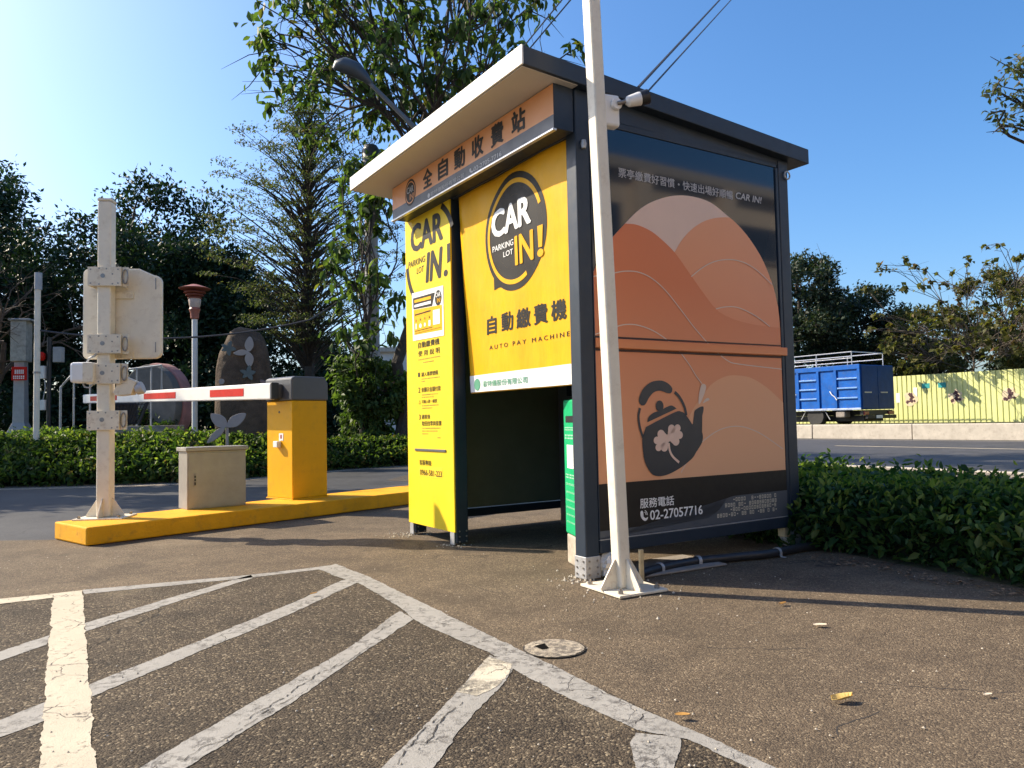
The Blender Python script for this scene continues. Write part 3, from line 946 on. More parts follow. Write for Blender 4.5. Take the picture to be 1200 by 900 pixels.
# frame strips round the ad wall, cross rail and bottom rail
box('cross_rail', grad_mat('rail_film', (0.72, 0.27, 0.11), (0.70, 0.22, 0.08), 1.30, 1.37), kiosk, 0.105, 1.80, -0.014, 0.0, 1.315, 1.372, 0.004)
flat('rail_gap', [[(0.108, 1.373), (1.758, 1.381), (1.758, 1.389), (0.108, 1.385)], [(0.108, 1.298), (1.758, 1.298), (1.758, 1.312), (0.108, 1.312)]], SIDE, D0 + 0.0095, painted('gap_brown', (0.05, 0.018, 0.010), 0.6, 0, 0.1, 5), kiosk)
box('panel_frame', P_DARK, kiosk, 0.101, 0.107, -0.002, 0.034, 0.212, 2.642)
box('panel_frame', P_DARK, kiosk, 1.762, 1.788, 0.002, 0.034, 0.212, 2.642, 0.003)
box('bottom_rail', P_DARK, kiosk, 0.104, DP - 0.104, -0.006, 0.07, 0.135, 0.208, 0.005)
box('bottom_rail_lip', P_GALV, kiosk, 0.104, 1.76, -0.008, 0.01, 0.2085, 0.213)
box('anchor_block', P_WOOD, kiosk, 1.72, 1.782, 0.005, 0.06, 0.07, 0.132, 0.004)

# --- yellow front panel (local x = 0 side); reading direction runs along -y


def FRONT(x0):
    return lambda a, b, d: (x0 - d, -a, b)


FP = FRONT(0.0)
yp = MB().box(-0.012, 0.0, 1.535, FW, 0.092, 2.60).build('yellow_panel', P_YEL, kiosk, 0.002)
DY = 0.0125 + 0.001
# lettering on the panel
text('CAR', FP, -2.222, -1.645, 2.285, 2.515, DY, P_INK, yp, 0.05, 0.0)
text('IN', FP, -1.955, -1.655, 2.0, 2.238, DY, P_INK, yp, 0.05, 0.18)
flat('exclamation', [[(-1.585, 2.236), (-1.537, 2.236), (-1.537, 2.10), (-1.585, 2.09)], arc(-1.612, 2.022, 0.034, 0.026, 0, 345, 16)], FP, DY, P_INK, yp)
text('PARKING', FP, -2.272, -1.955, 2.175, 2.225, DY, P_INK, yp, 0.012, 0.15)
text('LOT', FP, -2.115, -1.98, 2.10, 2.150, DY, P_INK, yp, 0.012, 0.15)
flat('speech_ring', ring(-1.885, 2.22, 0.385, 0.435, 186, 228, 20), FP, DY, P_INK, yp)
flat('speech_ring', ring(-1.885, 2.22, 0.385, 0.435, 20, 58, 12, 0.95), FP, DY, P_INK, yp)
text('自動繳費機', FP, -2.108, -1.733, 1.496, 1.546, DY, P_INK, yp, 0.012)
text('使 用 說 明', FP, -2.108, -1.729, 1.43, 1.476, DY, P_INK, yp, 0.006)
text('1', FP, -2.116, -2.083, 1.268, 1.303, DY, P_INK, yp, 0.01)
text('鍵入車牌號碼', FP, -2.055, -1.765, 1.266, 1.302, DY, P_INK, yp, 0.006)
text('2', FP, -2.116, -2.078, 1.142, 1.184, DY, P_INK, yp, 0.01)
text('依顯示金額付款', FP, -2.058, -1.722, 1.142, 1.182, DY, P_INK, yp, 0.006)
text('△', FP, -2.112, -2.072, 1.05, 1.085, DY, P_INK, yp)
text('可輸入統一編號', FP, -2.055, -1.79, 1.053, 1.083, DY, P_INK, yp, 0.004)
text('3', FP, -2.113, -2.078, 0.927, 0.967, DY, P_INK, yp, 0.01)
text('繳款後', FP, -2.057, -1.909, 0.93, 0.966, DY, P_INK, yp, 0.004)
text('取回找零與發票', FP, -2.058, -1.719, 0.876, 0.914, DY, P_INK, yp, 0.006)
small = []
for (zz, a0, a1) in [(1.405, -2.11, -1.73), (1.378, -2.02, -1.83), (1.248, -2.055, -1.73), (1.228, -2.055, -2.0), (1.122, -2.055, -1.78), (1.102, -2.055, -1.84), (1.036, -2.055, -1.77), (1.016, -2.055, -1.87), (0.858, -2.055, -1.74), (0.836, -2.055, -1.79), (0.814, -2.055, -1.95), (0.785, -1.79, -1.74)]:
    a = a0
    while a < a1:
        w = rr.choice((0.006, 0.008, 0.011))
        small.append([(a, zz - 0.004), (a + w, zz - 0.004), (a + w, zz + 0.004), (a, zz + 0.004)])
        a += w + rr.choice((0.004, 0.004, 0.009))
flat('small_print', small, FP, DY, painted('faded_ink', (0.32, 0.22, 0.03), 0.5, 0, 0.1, 5), yp)['kind'] = 'stuff'
box('coin_slot', P_HOOD, kiosk, -0.02, -0.012, 1.65, 2.185, 0.678, 0.696, 0.002)
text('客服專線:', FP, -2.112, -1.895, 0.566, 0.608, DY, P_INK, yp, 0.004)
flat('number_strip', [[(-2.118, 0.475), (-1.712, 0.475), (-1.712, 0.565), (-2.118, 0.552)]], FP, DY - 0.0005, painted('amber_film', (0.86, 0.55, 0.02), 0.45, 0, 0.04, 5), yp)
text('0966-581-223', FP, -2.103, -1.725, 0.488, 0.532, DY + 0.001, P_INK, yp, 0.006)

# pasted notice
notice = thing('notice_sheet', 'white bordered yellow instruction notice pasted on the yellow front panel', 'notice', (*kw(-0.0155, 0), 0), KA)
NF = FRONT(0.0)
flat('paper', [[(-2.207, 1.957), (-1.653, 1.935), (-1.651, 1.555), (-2.197, 1.567)]], NF, 0.0, P_WHITE, notice)
flat('yellow_field', [[(-2.178, 1.818), (-1.677, 1.792), (-1.675, 1.60), (-2.17, 1.612)]], NF, 0.0012, P_BANNER, notice)
flat('dark_header', [[(-2.184, 1.913), (-1.79, 1.903), (-1.84, 1.805), (-2.179, 1.822)]], NF, 0.0014, P_INK, notice)
flat('header_stripe', [[(-2.155, 1.895), (-1.86, 1.886), (-1.86, 1.862), (-2.155, 1.872)]], NF, 0.0024, P_BANNER, notice)
flat('header_stripe', [[(-2.155, 1.855), (-1.86, 1.848), (-1.86, 1.826), (-2.155, 1.835)]], NF, 0.0024, P_WHITE, notice)
flat('logo_print', [arc(-1.735, 1.853, 0.055, 0.06, 0, 350, 20)], NF, 0.0018, P_INK, notice)
text('CAR', NF, -1.778, -1.692, 1.86, 1.895, 0.003, P_WHITE, notice, 0.02)
text('IN!', NF, -1.75, -1.692, 1.815, 1.85, 0.003, P_BANNER, notice, 0.02)
sp = []
for (zz, a0, a1, hh) in [(1.772, -2.15, -1.87, 0.012), (1.64, -2.15, -1.85, 0.007), (1.622, -2.15, -1.70, 0.004)]:
    a = a0
    while a < a1:
        w = rr.choice((0.009, 0.013))
        sp.append([(a, zz - hh / 2), (a + w, zz - hh / 2), (a + w, zz + hh / 2), (a, zz + hh / 2)])
        a += w + 0.005
for a in (-2.13, -2.05, -1.97, -1.89):
    sp.append([(a - 0.006, 1.715), (a + 0.006, 1.715), (a + 0.006, 1.732), (a - 0.006, 1.732)])
flat('small_print', sp, NF, 0.0026, P_INK, notice)['kind'] = 'stuff'
flat('icon_print', [arc(-2.05, 1.675, 0.022, 0.018, 0, 350, 12), arc(-1.97, 1.675, 0.016, 0.016, 0, 350, 12), [(-1.905, 1.655), (-1.87, 1.655), (-1.87, 1.70), (-1.905, 1.70)], [(-2.14, 1.655), (-2.12, 1.655), (-2.12, 1.70), (-2.14, 1.70)]], NF, 0.0026, P_WHITE, notice)
flat('code_field', [[(-1.825, 1.655), (-1.712, 1.652), (-1.712, 1.765), (-1.825, 1.768)]], NF, 0.0026, P_WHITE, notice)

# --- sign box under the front eave
sb = MB().box(-0.14, -0.002, 0.012, 2.285, 2.565, 2.826).build('sign_box', P_DARK, kiosk, 0.002)
SF = FRONT(-0.14)
flat('sign_face', [[(-2.283, 2.645), (-0.014, 2.645), (-0.014, 2.824), (-2.283, 2.824)]], SF, 0.002, P_SIGNO, sb)
flat('sign_band', [[(-2.283, 2.567), (-0.014, 2.567), (-0.014, 2.645), (-2.283, 2.645)]], SF, 0.002, P_SIGNG, sb)
box('sign_rail', P_ALU, kiosk, -0.152, -0.125, 0.008, 2.29, 2.55, 2.564, 0.003)
cs = '全自動收費站'
for i, ch in enumerate(cs):
    a = -1.71 + i * 0.2505
    text(ch, SF, a, a + 0.158, 2.660, 2.806, 0.0035, P_INK, sb, 0.03)
flat('logo_print', [arc(-1.935, 2.703, 0.098, 0.105, 0, 354, 36)], SF, 0.0035, P_INK, sb)
flat('logo_print', ring(-1.935, 2.703, 0.078, 0.087, 0, 360, 36), SF, 0.0045, P_SIGNO, sb)
text('CAR', SF, -1.995, -1.875, 2.70, 2.75, 0.0055, P_GREYP, sb, 0.02)
text('IN!', SF, -1.945, -1.87, 2.645, 2.69, 0.0055, P_SIGNO, sb, 0.02)
flat('logo_print', [arc(-1.615, 2.594, 0.018, 0.018, 0, 350, 14)], SF, 0.0035, P_GREYP, sb)
text('歐特儀股份有限公司', SF, -1.58, -1.07, 2.577, 2.611, 0.0035, P_GREYP, sb, 0.004)
text('02-2705-7716', SF, -0.935, -0.58, 2.578, 2.609, 0.0035, P_GREYP, sb, 0.02)
flat('phone_symbol', [smooth_pts([(x - 1.41, z * 0.55 + 2.42) for x, z in ph], True, 3)], SF, 0.0035, P_GREYP, sb)

# --- hanging banner in the opening, leaning back towards its foot and slightly wavy
banner = thing('kiosk_banner', 'yellow cloth banner with round black logo hanging across the kiosk opening', 'banner', KO, KA)


def BF(a, b, d):
    """Banner surface: a, b as read on the front plane; the cloth hangs a little behind it."""
    lean = 0.030 + 0.075 * (2.56 - b) / 1.45
    wave = 0.005 * math.sin(3.1 * a + 2.3 * b) + 0.004 * math.sin(7.3 * a - 1.9 * b) + 0.0025 * math.sin(15 * a + 6 * b)
    t = 1 + lean / 2.665
    uu = (-a) * t + 3.449 * (t - 1)
    zz = 0.9 + (b - 0.9) * t
    return (lean + wave - d, uu, zz)


def grid_sheet(name, a0f, a1, b0f, b1f, fn, d, mat, parent, n=28, m=28):
    vs, fs = [], []
    for j in range(m + 1):
        for i in range(n + 1):
            s, t = i / n, j / m
            b0, b1 = b0f(s), b1f(s)
            b = b0 + (b1 - b0) * t
            a = a0f(b) + (a1 - a0f(b)) * s
            vs.append(fn(a, b, d))
    for j in range(m):
        for i in range(n):
            q = j * (n + 1) + i
            fs.append((q, q + 1, q + n + 2, q + n + 1))
    mb = MB().add(vs, fs)
    o = mb.build(name, mat, parent)
    for p in o.data.polygons:
        p.use_smooth = True
    return o


def left_edge(b):
    return -1.27 - 0.135 * (b - 1.1) / 1.35


cloth = grid_sheet('cloth', left_edge, -0.055, lambda s: 1.1, lambda s: 2.56, BF, 0.0, P_BANNER, banner, 36, 40)
cloth.modifiers.new('thick', 'SOLIDIFY').thickness = 0.002
grid_sheet('white_strip', left_edge, -0.055, lambda s: 1.108 - 0.002 * s, lambda s: 1.225, BF, 0.006, P_WHITE, banner, 36, 6)
bcx, bcy = -0.671, 2.13


def dense_ring(cx, cy, rx0, ry0, rx1, ry1, a0, a1, n):
    o = arc(cx, cy, rx1, ry1, a0, a1, n)
    i = arc(cx, cy, rx0, ry0, a0, a1, n)
    return [[o[k], o[k + 1], i[k + 1], i[k]] for k in range(n)]


disc_p = []
for r0 in range(8):
    disc_p += dense_ring(bcx, bcy, 0.375 * r0 / 8 + 1e-4, 0.384 * r0 / 8 + 1e-4, 0.375 * (r0 + 1) / 8, 0.384 * (r0 + 1) / 8, 0, 360, 48)
flat('logo_disc', disc_p + [[(-0.945, 1.90), (-0.943, 1.787), (-0.88, 1.795), (-0.80, 1.79)]], BF, 0.004, P_INK, banner)
flat('logo_ring', dense_ring(bcx, bcy, 0.312, 0.312, 0.340, 0.342, 20, 185, 40) + dense_ring(bcx, bcy, 0.312, 0.312, 0.340, 0.342, 168, 296, 34), BF, 0.006, P_BANNER, banner)
text('CAR', BF, -0.955, -0.455, 2.135, 2.325, 0.0075, P_WHITE, banner, 0.05, 0.0)
text('IN', BF, -0.662, -0.437, 1.903, 2.094, 0.0075, P_BANNER, banner, 0.035)
flat('exclamation', [[(-0.393, 2.10), (-0.336, 2.10), (-0.348, 1.965), (-0.385, 1.965)], arc(-0.368, 1.93, 0.031, 0.025, 0, 345, 16)], BF, 0.0075, P_BANNER, banner)
text('PARKING', BF, -0.945, -0.677, 2.044, 2.084, 0.0075, P_WHITE, banner, 0.018)
text('LOT', BF, -0.807, -0.685, 1.986, 2.022, 0.0075, P_WHITE, banner, 0.018)
for i, ch in enumerate('自動繳費機'):
    a = -1.043 + i * 0.1905
    text(ch, BF, a, a + (0.125 if i == 0 else 0.155), 1.492, 1.618, 0.004, P_INK, banner, 0.026)
text('A U T O   P A Y   M A C H I N E', BF, -1.012, -0.100, 1.388, 1.417, 0.004, P_INK, banner, 0.004)
flat('green_emblem', [arc(-1.18, 1.160, 0.042, 0.042, 0, 350, 24)], BF, 0.0085, P_GREEN, banner)
text('歐特儀股份有限公司', BF, -1.09, -0.545, 1.138, 1.180, 0.0085, P_GREEN, banner, 0.01)

# --- green donation box behind the front post
gb = thing('donation_box', 'bright green box with black slot behind the front kiosk post', 'box', (*kw(0.236, 0.504), 0), KA)
gang = math.atan2(0.134 - 0.236, 0.27)
gb.rotation_euler = (0, 0, KA + math.atan2(-(0.134 - 0.236), -0.27) * 0 + 0.0)


def GF(a, b, d):
    # face runs from the far edge (a = 0) towards the post, coming slightly forward
    return (-0.38 * a - d, -a, b)


MB().prism([(0.0, 0.186), (0.42, 0.186), (0.42, 1.027), (0.0, 1.027)], GF, 0.0, -0.22).build('panel', P_GRN, gb, 0.012)
MB().prism([(0.008, 0.0), (0.41, 0.0), (0.41, 0.184), (0.008, 0.184)], GF, -0.006, -0.2).build('base', painted('stone_base', (0.42, 0.36, 0.28), 0.85, 0, 0.35, 9, (0.12, 0.10, 0.09), 0.8), gb, 0.01)
MB().prism([(0.055, 0.885), (0.33, 0.885), (0.33, 0.925), (0.055, 0.925)], GF, 0.003, -0.004).build('slot', P_BLACK, gb)
flat('white_label', [[(0.07, 0.60), (0.20, 0.60), (0.20, 0.745), (0.07, 0.745)]], GF, 0.002, P_WHITE, gb)
gl = []
for (zz, hh) in [(0.795, 0.032), (0.845, 0.024), (0.55, 0.03), (0.50, 0.012), (0.45, 0.011), (0.40, 0.01), (0.355, 0.01), (0.31, 0.01), (0.265, 0.01)]:
    a = 0.035
    while a < 0.38:
        w = rr.choice((0.5, 0.8, 1.0)) * hh
        for dz in (-0.3, 0.3):
            gl.append([(a, zz + dz * hh - hh * 0.12), (a + w, zz + dz * hh - hh * 0.12), (a + w, zz + dz * hh + hh * 0.12), (a, zz + dz * hh + hh * 0.12)])
        gl.append([(a + w * 0.4, zz - hh * 0.18), (a + w * 0.55, zz - hh * 0.18), (a + w * 0.55, zz + hh * 0.18), (a + w * 0.4, zz + hh * 0.18)])
        a += w + hh * 0.3
flat('small_print', gl, GF, 0.002, painted('pale_green_print', (0.35, 0.62, 0.45), 0.5, 0, 0.05, 5), gb)['kind'] = 'stuff'

# ------------------------------------------------------------------ tall pole in front of the kiosk
PX, PY = 0.560, 4.075
pole = thing('tall_pole', 'tall cream square pole on a bolted base plate in front of kiosk', 'pole', (PX, PY, 0), R(-58))
sh = MB()
LEAN = (0.0, 0.0)
hw = 0.0385
prof = []
for (sx, sy) in ((1, 1), (-1, 1), (-1, -1), (1, -1)):
    prof.append((sx * hw, sy * hw))
lw = (-0.028, -0.012)          # the pole leans a little
lx, ly = lw[0] * math.cos(R(58)) - lw[1] * math.sin(R(58)), lw[0] * math.sin(R(58)) + lw[1] * math.cos(R(58))
sh.prism(prof, lambda a, b, d: (a + lx * d, b + ly * d, d), 0.012, 6.2)
so_ = sh.build('shaft', P_CREAM, pole, 0.016, seg=4)
pl = sheet('base_plate', [(0, 0)] * 0 + [(-0.2, 0.113), (-0.03, -0.206), (0.22, -0.037), (0.153, 0.122)], 0.0, P_CREAM2) if False else None
c58, s58 = math.cos(R(58)), math.sin(R(58))
pw = [(0.348 - PX, 4.188 - PY), (0.519 - PX, 3.869 - PY), (0.790 - PX, 4.020 - PY), (0.640 - PX, 4.335 - PY)]
pl_local = [(x * c58 - y * s58, x * s58 + y * c58) for x, y in pw]
MB().prism(pl_local, lambda a, b, d: (a, b, d), 0.0, 0.014).build('base_plate', P_CREAM2, pole, 0.003)
for k, (dx, dy) in enumerate(((1, 0), (-1, 0), (0, 1), (0, -1))):
    g = MB()
    fn = (lambda dx, dy: (lambda a, b, d: (dx * a - dy * d, dy * a + dx * d, b)))(dx, dy)
    g.prism([(hw - 0.002, 0.0145), (hw + 0.105, 0.0145), (hw + 0.105, 0.03), (hw + 0.012, 0.165), (hw - 0.002, 0.165)], fn, -0.005, 0.005)
    g.build('gusset', P_CREAM2, pole, 0.002)
for (x, y) in pl_local:
    b_ = MB()
    b_.cyl((x * 0.76, y * 0.76, 0.0145), (x * 0.76, y * 0.76, 0.03), 0.014, n=6)
    b_.cyl((x * 0.76, y * 0.76, 0.03), (x * 0.76, y * 0.76, 0.042), 0.007, n=8)
    b_.build('bolt', P_BOLT, pole)
hl = MB()
hl.cyl((0.006, -hw - 0.0015, 0.115), (0.006, -hw + 0.01, 0.115), 0.016, n=16)
hl.build('cable_hole', P_BLACK, pole)

# ------------------------------------------------------------------ security camera on the tall pole
cc = thing('security_camera', 'white bullet security camera on a junction box behind the tall pole', 'camera', (0.555, 4.16, 2.585), R(22))
box('junction_box', P_PLASTIC, cc, -0.03, 0.075, -0.02, 0.05, -0.065, 0.115, 0.014)
MB().cyl((0.045, -0.045, 0.055), (0.045, -0.018, 0.055), 0.032, n=18).build('mount_disc', P_PLASTIC, cc, 0.004)
MB().tube([(0.045, -0.044, 0.055), (0.075, -0.062, 0.06), (0.095, -0.062, 0.07)], 0.012, 8).build('swivel_arm', P_BOLT, cc)
bd = MB()
bd.tube([(0.085, -0.064, 0.058), (0.10, -0.066, 0.063), (0.16, -0.078, 0.082), (0.168, -0.080, 0.084)], [0.012, 0.030, 0.037, 0.037], 20)
bd.build('body', P_PLASTIC, cc, smooth=True)
hd = MB()
hd.tube([(0.1685, -0.080, 0.0842), (0.212, -0.089, 0.098)], [0.0385, 0.041], 20)
hd.build('lens_hood', P_BLACK, cc, smooth=True)
lf = MB()
lf.tube([(0.2122, -0.0891, 0.0981), (0.216, -0.090, 0.0993)], [0.036, 0.034], 20)
lf.build('lens', P_LENS, cc, smooth=True)
wb = thing('junction_knob', 'small grey cable clamp on the front post beside the tall pole', 'clamp', (*kw(0.05, -0.012), 2.50), KA)
MB().lathe([(0.0, -0.03), (0.014, -0.028), (0.018, 0), (0.014, 0.02), (0, 0.022)], 0, 0, 12).build('knob', P_GALV, wb, smooth=True)

# ------------------------------------------------------------------ hose, litter, leaves, drain cover
hose = thing('black_hose', 'black corrugated hose lying on the ground beside the kiosk ad wall', 'hose')
hp = [(0.62, 4.30), (0.697, 4.352), (0.80, 4.465), (0.919, 4.574), (1.04, 4.66), (1.16, 4.728), (1.415, 4.823), (1.618, 4.90), (1.782, 5.02), (2.0, 5.16), (2.3, 5.25)]
hp = smooth_pts(hp, k=6)
MB().tube([(x, y, 0.026) for x, y in hp], [0.026 + 0.0015 * (i % 2) for i in range(len(hp))], 10).build('tube', P_BLACK, hose, smooth=True)
for i in (14, 28, 44):
    x, y = hp[i]
    dx, dy = hp[i + 1][0] - x, hp[i + 1][1] - y
    L = math.hypot(dx, dy)
    dx, dy = dx / L, dy / L
    cl = MB()
    pr = [(-0.06, 0.002), (-0.032, 0.004)] + arc(0, 0.026, 0.031, 0.031, 200, -20, 10) + [(0.032, 0.004), (0.06, 0.002)]
    st = strips(pr, 0.003)
    for q in st:
        cl.prism(q, lambda a, b, d: (x - dy * a + dx * d, y + dx * a + dy * d, b), -0.012, 0.012)
    cl.build('hose_clip', P_GALV, hose)

bag = MB()
rb = random.Random(5)
bm_ = bmesh.new()
bmesh.ops.create_icosphere(bm_, subdivisions=3, radius=1.0)
for v in bm_.verts:
    f = 0.75 + 0.5 * rb.random()
    v.co = Vector((v.co.x * 0.075 * f, v.co.y * 0.06 * f, max(0.0, 0.06 + v.co.z * 0.075 * f)))
me_ = bpy.data.meshes.new('crumpled_bag')
bm_.to_mesh(me_)
bm_.free()
bo = link('crumpled_bag', me_, P_BAG)
bo.location = (0.56, 4.42, 0.0)
tag(bo, 'crumpled whitish plastic litter bag between the kiosk post and tall pole', 'litter')
stake = thing('wooden_stake', 'short pale wooden stake standing right behind the tall pole', 'stake', (0.70, 4.30, 0), R(20))
box('stake_post', P_WOOD, stake, -0.012, 0.012, -0.01, 0.01, 0.0, 0.17, 0.002)
slabp = MB().box(-0.02, 0.62, -0.17, 0.22, 0.0, 0.012).build('floor_slab', P_CONCD, None, 0.004)
slabp.location = (0.66, 4.52, 0)
slabp.rotation_euler = (0, 0, R(30))
tag(slabp, 'flat brownish concrete slab under the edge of the kiosk ad wall', 'slab')

drain = thing('drain_cover', 'worn round concrete drain cover beside the border line', 'drain cover', (0.145, 3.065, 0), 0)
hole = [(-0.078, 0.005), (-0.036, 0.04), (-0.02, -0.03), (-0.048, -0.045)]


def drain_mesh():
    bm = bmesh.new()
    n = 44
    outer = []
    for k in range(n):
        a = 2 * math.pi * k / n
        r = 0.118 + rng.gauss(0, 0.003)
        outer.append(bm.verts.new((r * math.cos(a), r * math.sin(a) * 1.0, 0.003)))
    inner = []
    hp_ = []
    for i in range(4):
        a, b = Vector(hole[i]), Vector(hole[(i + 1) % 4])
        for q in range(4):
            hp_.append(a.lerp(b, q / 4))
    hp_.reverse()
    cen = sum(hp_, Vector((0, 0))) / len(hp_)
    hp_.sort(key=lambda p: math.atan2(p.y - cen.y, p.x - cen.x))
    inner = [bm.verts.new((p.x, p.y, 0.009)) for p in hp_]
    eo = [bm.edges.new((outer[i], outer[(i + 1) % n])) for i in range(n)]
    ei = [bm.edges.new((inner[i], inner[(i + 1) % len(inner)])) for i in range(len(inner))]
    bmesh.ops.triangle_fill(bm, edges=eo + ei, use_beauty=True)
    bmesh.ops.recalc_face_normals(bm, faces=bm.faces)
    low = [bm.verts.new((v.co.x, v.co.y, 0.0012)) for v in inner]
    m = len(inner)
    for i in range(m):
        bm.faces.new((inner[i], inner[(i + 1) % m], low[(i + 1) % m], low[i]))
    for f in bm.faces:
        if abs(f.normal.z) > 0.5 and f.normal.z < 0:
            f.normal_flip()
    me = bpy.data.meshes.new('cover')
    bm.to_mesh(me)
    bm.free()
    return me


tD = NT('worn_drain_concrete')
tD.setc(tD.mix(tD.ramp(tD.noise(38, 8, 0.8), [(0.44, 0.0), (0.56, 0.9)]), tD.ramp(tD.noise(14, 6), [(0.3, (0.30, 0.25, 0.18)), (0.7, (0.56, 0.48, 0.36))]), (0.10, 0.085, 0.07)))
tD.setr(0.9)
tD.bump(tD.noise(60, 6, 0.8), 0.008)
link('cover', drain_mesh(), tD.m, drain)
flat('hole_dark', [hole[::-1]], lambda a, b, d: (a, b, d), 0.0096, painted('hole_black', (0.004, 0.004, 0.004), 0.9, 0, 0.1, 5, None, 0, 0.05), drain)  # flat black patch over the hole, its dark depth put into colour
flat('rim_crack', ring(0, 0, 0.116, 0.124, 0, 360, 40), lambda a, b, d: (a, b, d), 0.0015, painted('crack_dark', (0.03, 0.026, 0.022), 0.95, 0, 0.2, 20), drain)


def fallen_leaf(x, y, rz, size, mat, label, curl=0.5, grp=None, zoff=0.0):
    n = 8
    vs, fs = [], []
    for i in range(n + 1):
        t = i / n
        w = size * 0.26 * math.sin(math.pi * min(1, t * 0.95 + 0.04)) ** 0.8
        zc = size * curl * 0.35 * (t - 0.4) ** 2 + 0.003
        vs += [(size * (t - 0.5), -w, zc + size * curl * 0.22 * math.sin(3 * t)), (size * (t - 0.5), 0, zc), (size * (t - 0.5), w, zc + size * curl * 0.18)]
    for i in range(n):
        for k in (0, 1):
            q = i * 3 + k
            fs.append((q, q + 1, q + 4, q + 3))
    o = MB().add(vs, fs).build('fallen_leaf', mat)
    o.modifiers.new('thick', 'SOLIDIFY').thickness = 0.0012
    o.location = (x, y, 0.002 + zoff)
    o.rotation_euler = (0, 0, R(rz))
    tag(o, label, 'leaf', grp)
    return o


fallen_leaf(1.017, 2.445, 12, 0.075, P_LEAFY, 'curled yellow leaf on the open asphalt nearest the camera', 0.9)
fallen_leaf(1.292, 3.302, -14, 0.055, P_LEAFW, 'bleached pale leaf lying in the sunlit middle of the asphalt', 0.4)
fallen_leaf(1.266, 3.682, 30, 0.05, P_LEAFB, 'small orange brown leaf just before the kiosk shadow edge', 0.6)
fallen_leaf(1.486, 2.463, 5, 0.03, P_LEAFW, 'tiny pale leaf scrap right of the curled yellow leaf', 0.5)
fallen_leaf(0.491, 2.334, -10, 0.045, P_LEAFB, 'brown leaf beside the border line', 0.3, None, 0.006)
fallen_leaf(-1.07, 4.08, 40, 0.04, P_LEAFB, 'small brown leaf beside a hatch line of the bay', 0.5, None, 0.006)

rs_ = random.Random(11)
gv = MB()
for _ in range(420):
    # loose grit and crumbs of paint strewn over the asphalt
    y = 1.9 + 3.6 * rs_.random() ** 1.3
    x = (rs_.random() * 1.5 - 0.72) * y
    s = rs_.uniform(0.002, 0.0055)
    a = rs_.random() * 6.28
    vs = []
    for k in range(5):
        vs.append((x + s * math.cos(a + k * 1.2566) * rs_.uniform(0.7, 1.2), y + s * math.sin(a + k * 1.2566) * rs_.uniform(0.7, 1.2), 0.0))
    vs.append((x, y, s * 0.9))
    gv.add(vs, [(0, 1, 5), (1, 2, 5), (2, 3, 5), (3, 4, 5), (4, 0, 5)])
for (cx, cy, n_, sp_r) in ((*kw(-0.02, 0.05), 60, 0.07), (*kw(-0.05, 2.28), 70, 0.09), (*kw(-0.03, 1.58), 30, 0.06), (PX - 0.05, PY - 0.02, 40, 0.2), (*kw(0.35, -0.05), 50, 0.2)):
    for _ in range(n_):
        x, y = cx + rs_.gauss(0, sp_r), cy + rs_.gauss(0, sp_r)
        s_r = rs_.uniform(0.003, 0.011)
        a = rs_.random() * 6.28
        vs = [(x + s_r * math.cos(a + k * 1.2566) * rs_.uniform(0.6, 1.2), y + s_r * math.sin(a + k * 1.2566) * rs_.uniform(0.6, 1.2), -0.004) for k in range(5)] + [(x, y, s_r * 0.7)]
        gv.add(vs, [(0, 1, 5), (1, 2, 5), (2, 3, 5), (3, 4, 5), (4, 0, 5)])
grit = gv.build('gravel', painted('pale_grit', (0.42, 0.37, 0.29), 0.9, 0, 0.4, 40))
grit.location.z = 0.001
grit['kind'] = 'stuff'
hl_ = random.Random(21)
lt = MB()
for _ in range(190):
    t_ = hl_.random()
    x = 1.95 + t_ * 0.85 + hl_.gauss(0, 0.05) - abs(hl_.gauss(0, 0.07))
    y = 4.95 - t_ * 1.75 + hl_.gauss(0, 0.06) - abs(hl_.gauss(0, 0.05))
    s = hl_.uniform(0.006, 0.024)
    a = hl_.random() * 6.28
    c_, s__ = math.cos(a) * s, math.sin(a) * s
    lt.add([(x - c_, y - s__, 0.004), (x - s__ * 0.4, y + c_ * 0.4, 0.004 + s * 0.4), (x + c_, y + s__, 0.006), (x + s__ * 0.4, y - c_ * 0.4, 0.004 + s * 0.2)], [(0, 1, 2), (0, 2, 3)])
lo_ = lt.build('leaf_litter', painted('litter_leaf', (0.20, 0.13, 0.075), 0.8, 0, 0.6, 40))
lo_['kind'] = 'stuff'

# ------------------------------------------------------------------ yellow island, left sign post, cabinet, gate
IA = math.atan2(2.571, 2.167)             # island runs this way
IO = Vector((-3.321, 5.963, 0))           # near front corner
island = MB().box(0, 5.2, 0, 0.655, 0.0, 0.142).build('traffic_island', P_KERBY, None, 0.012)
island.location = IO
island.rotation_euler = (0, 0, IA)
tag(island, 'long low yellow painted concrete island under the barrier gate', 'traffic island')
# small post behind the island's far end is part of the gate area

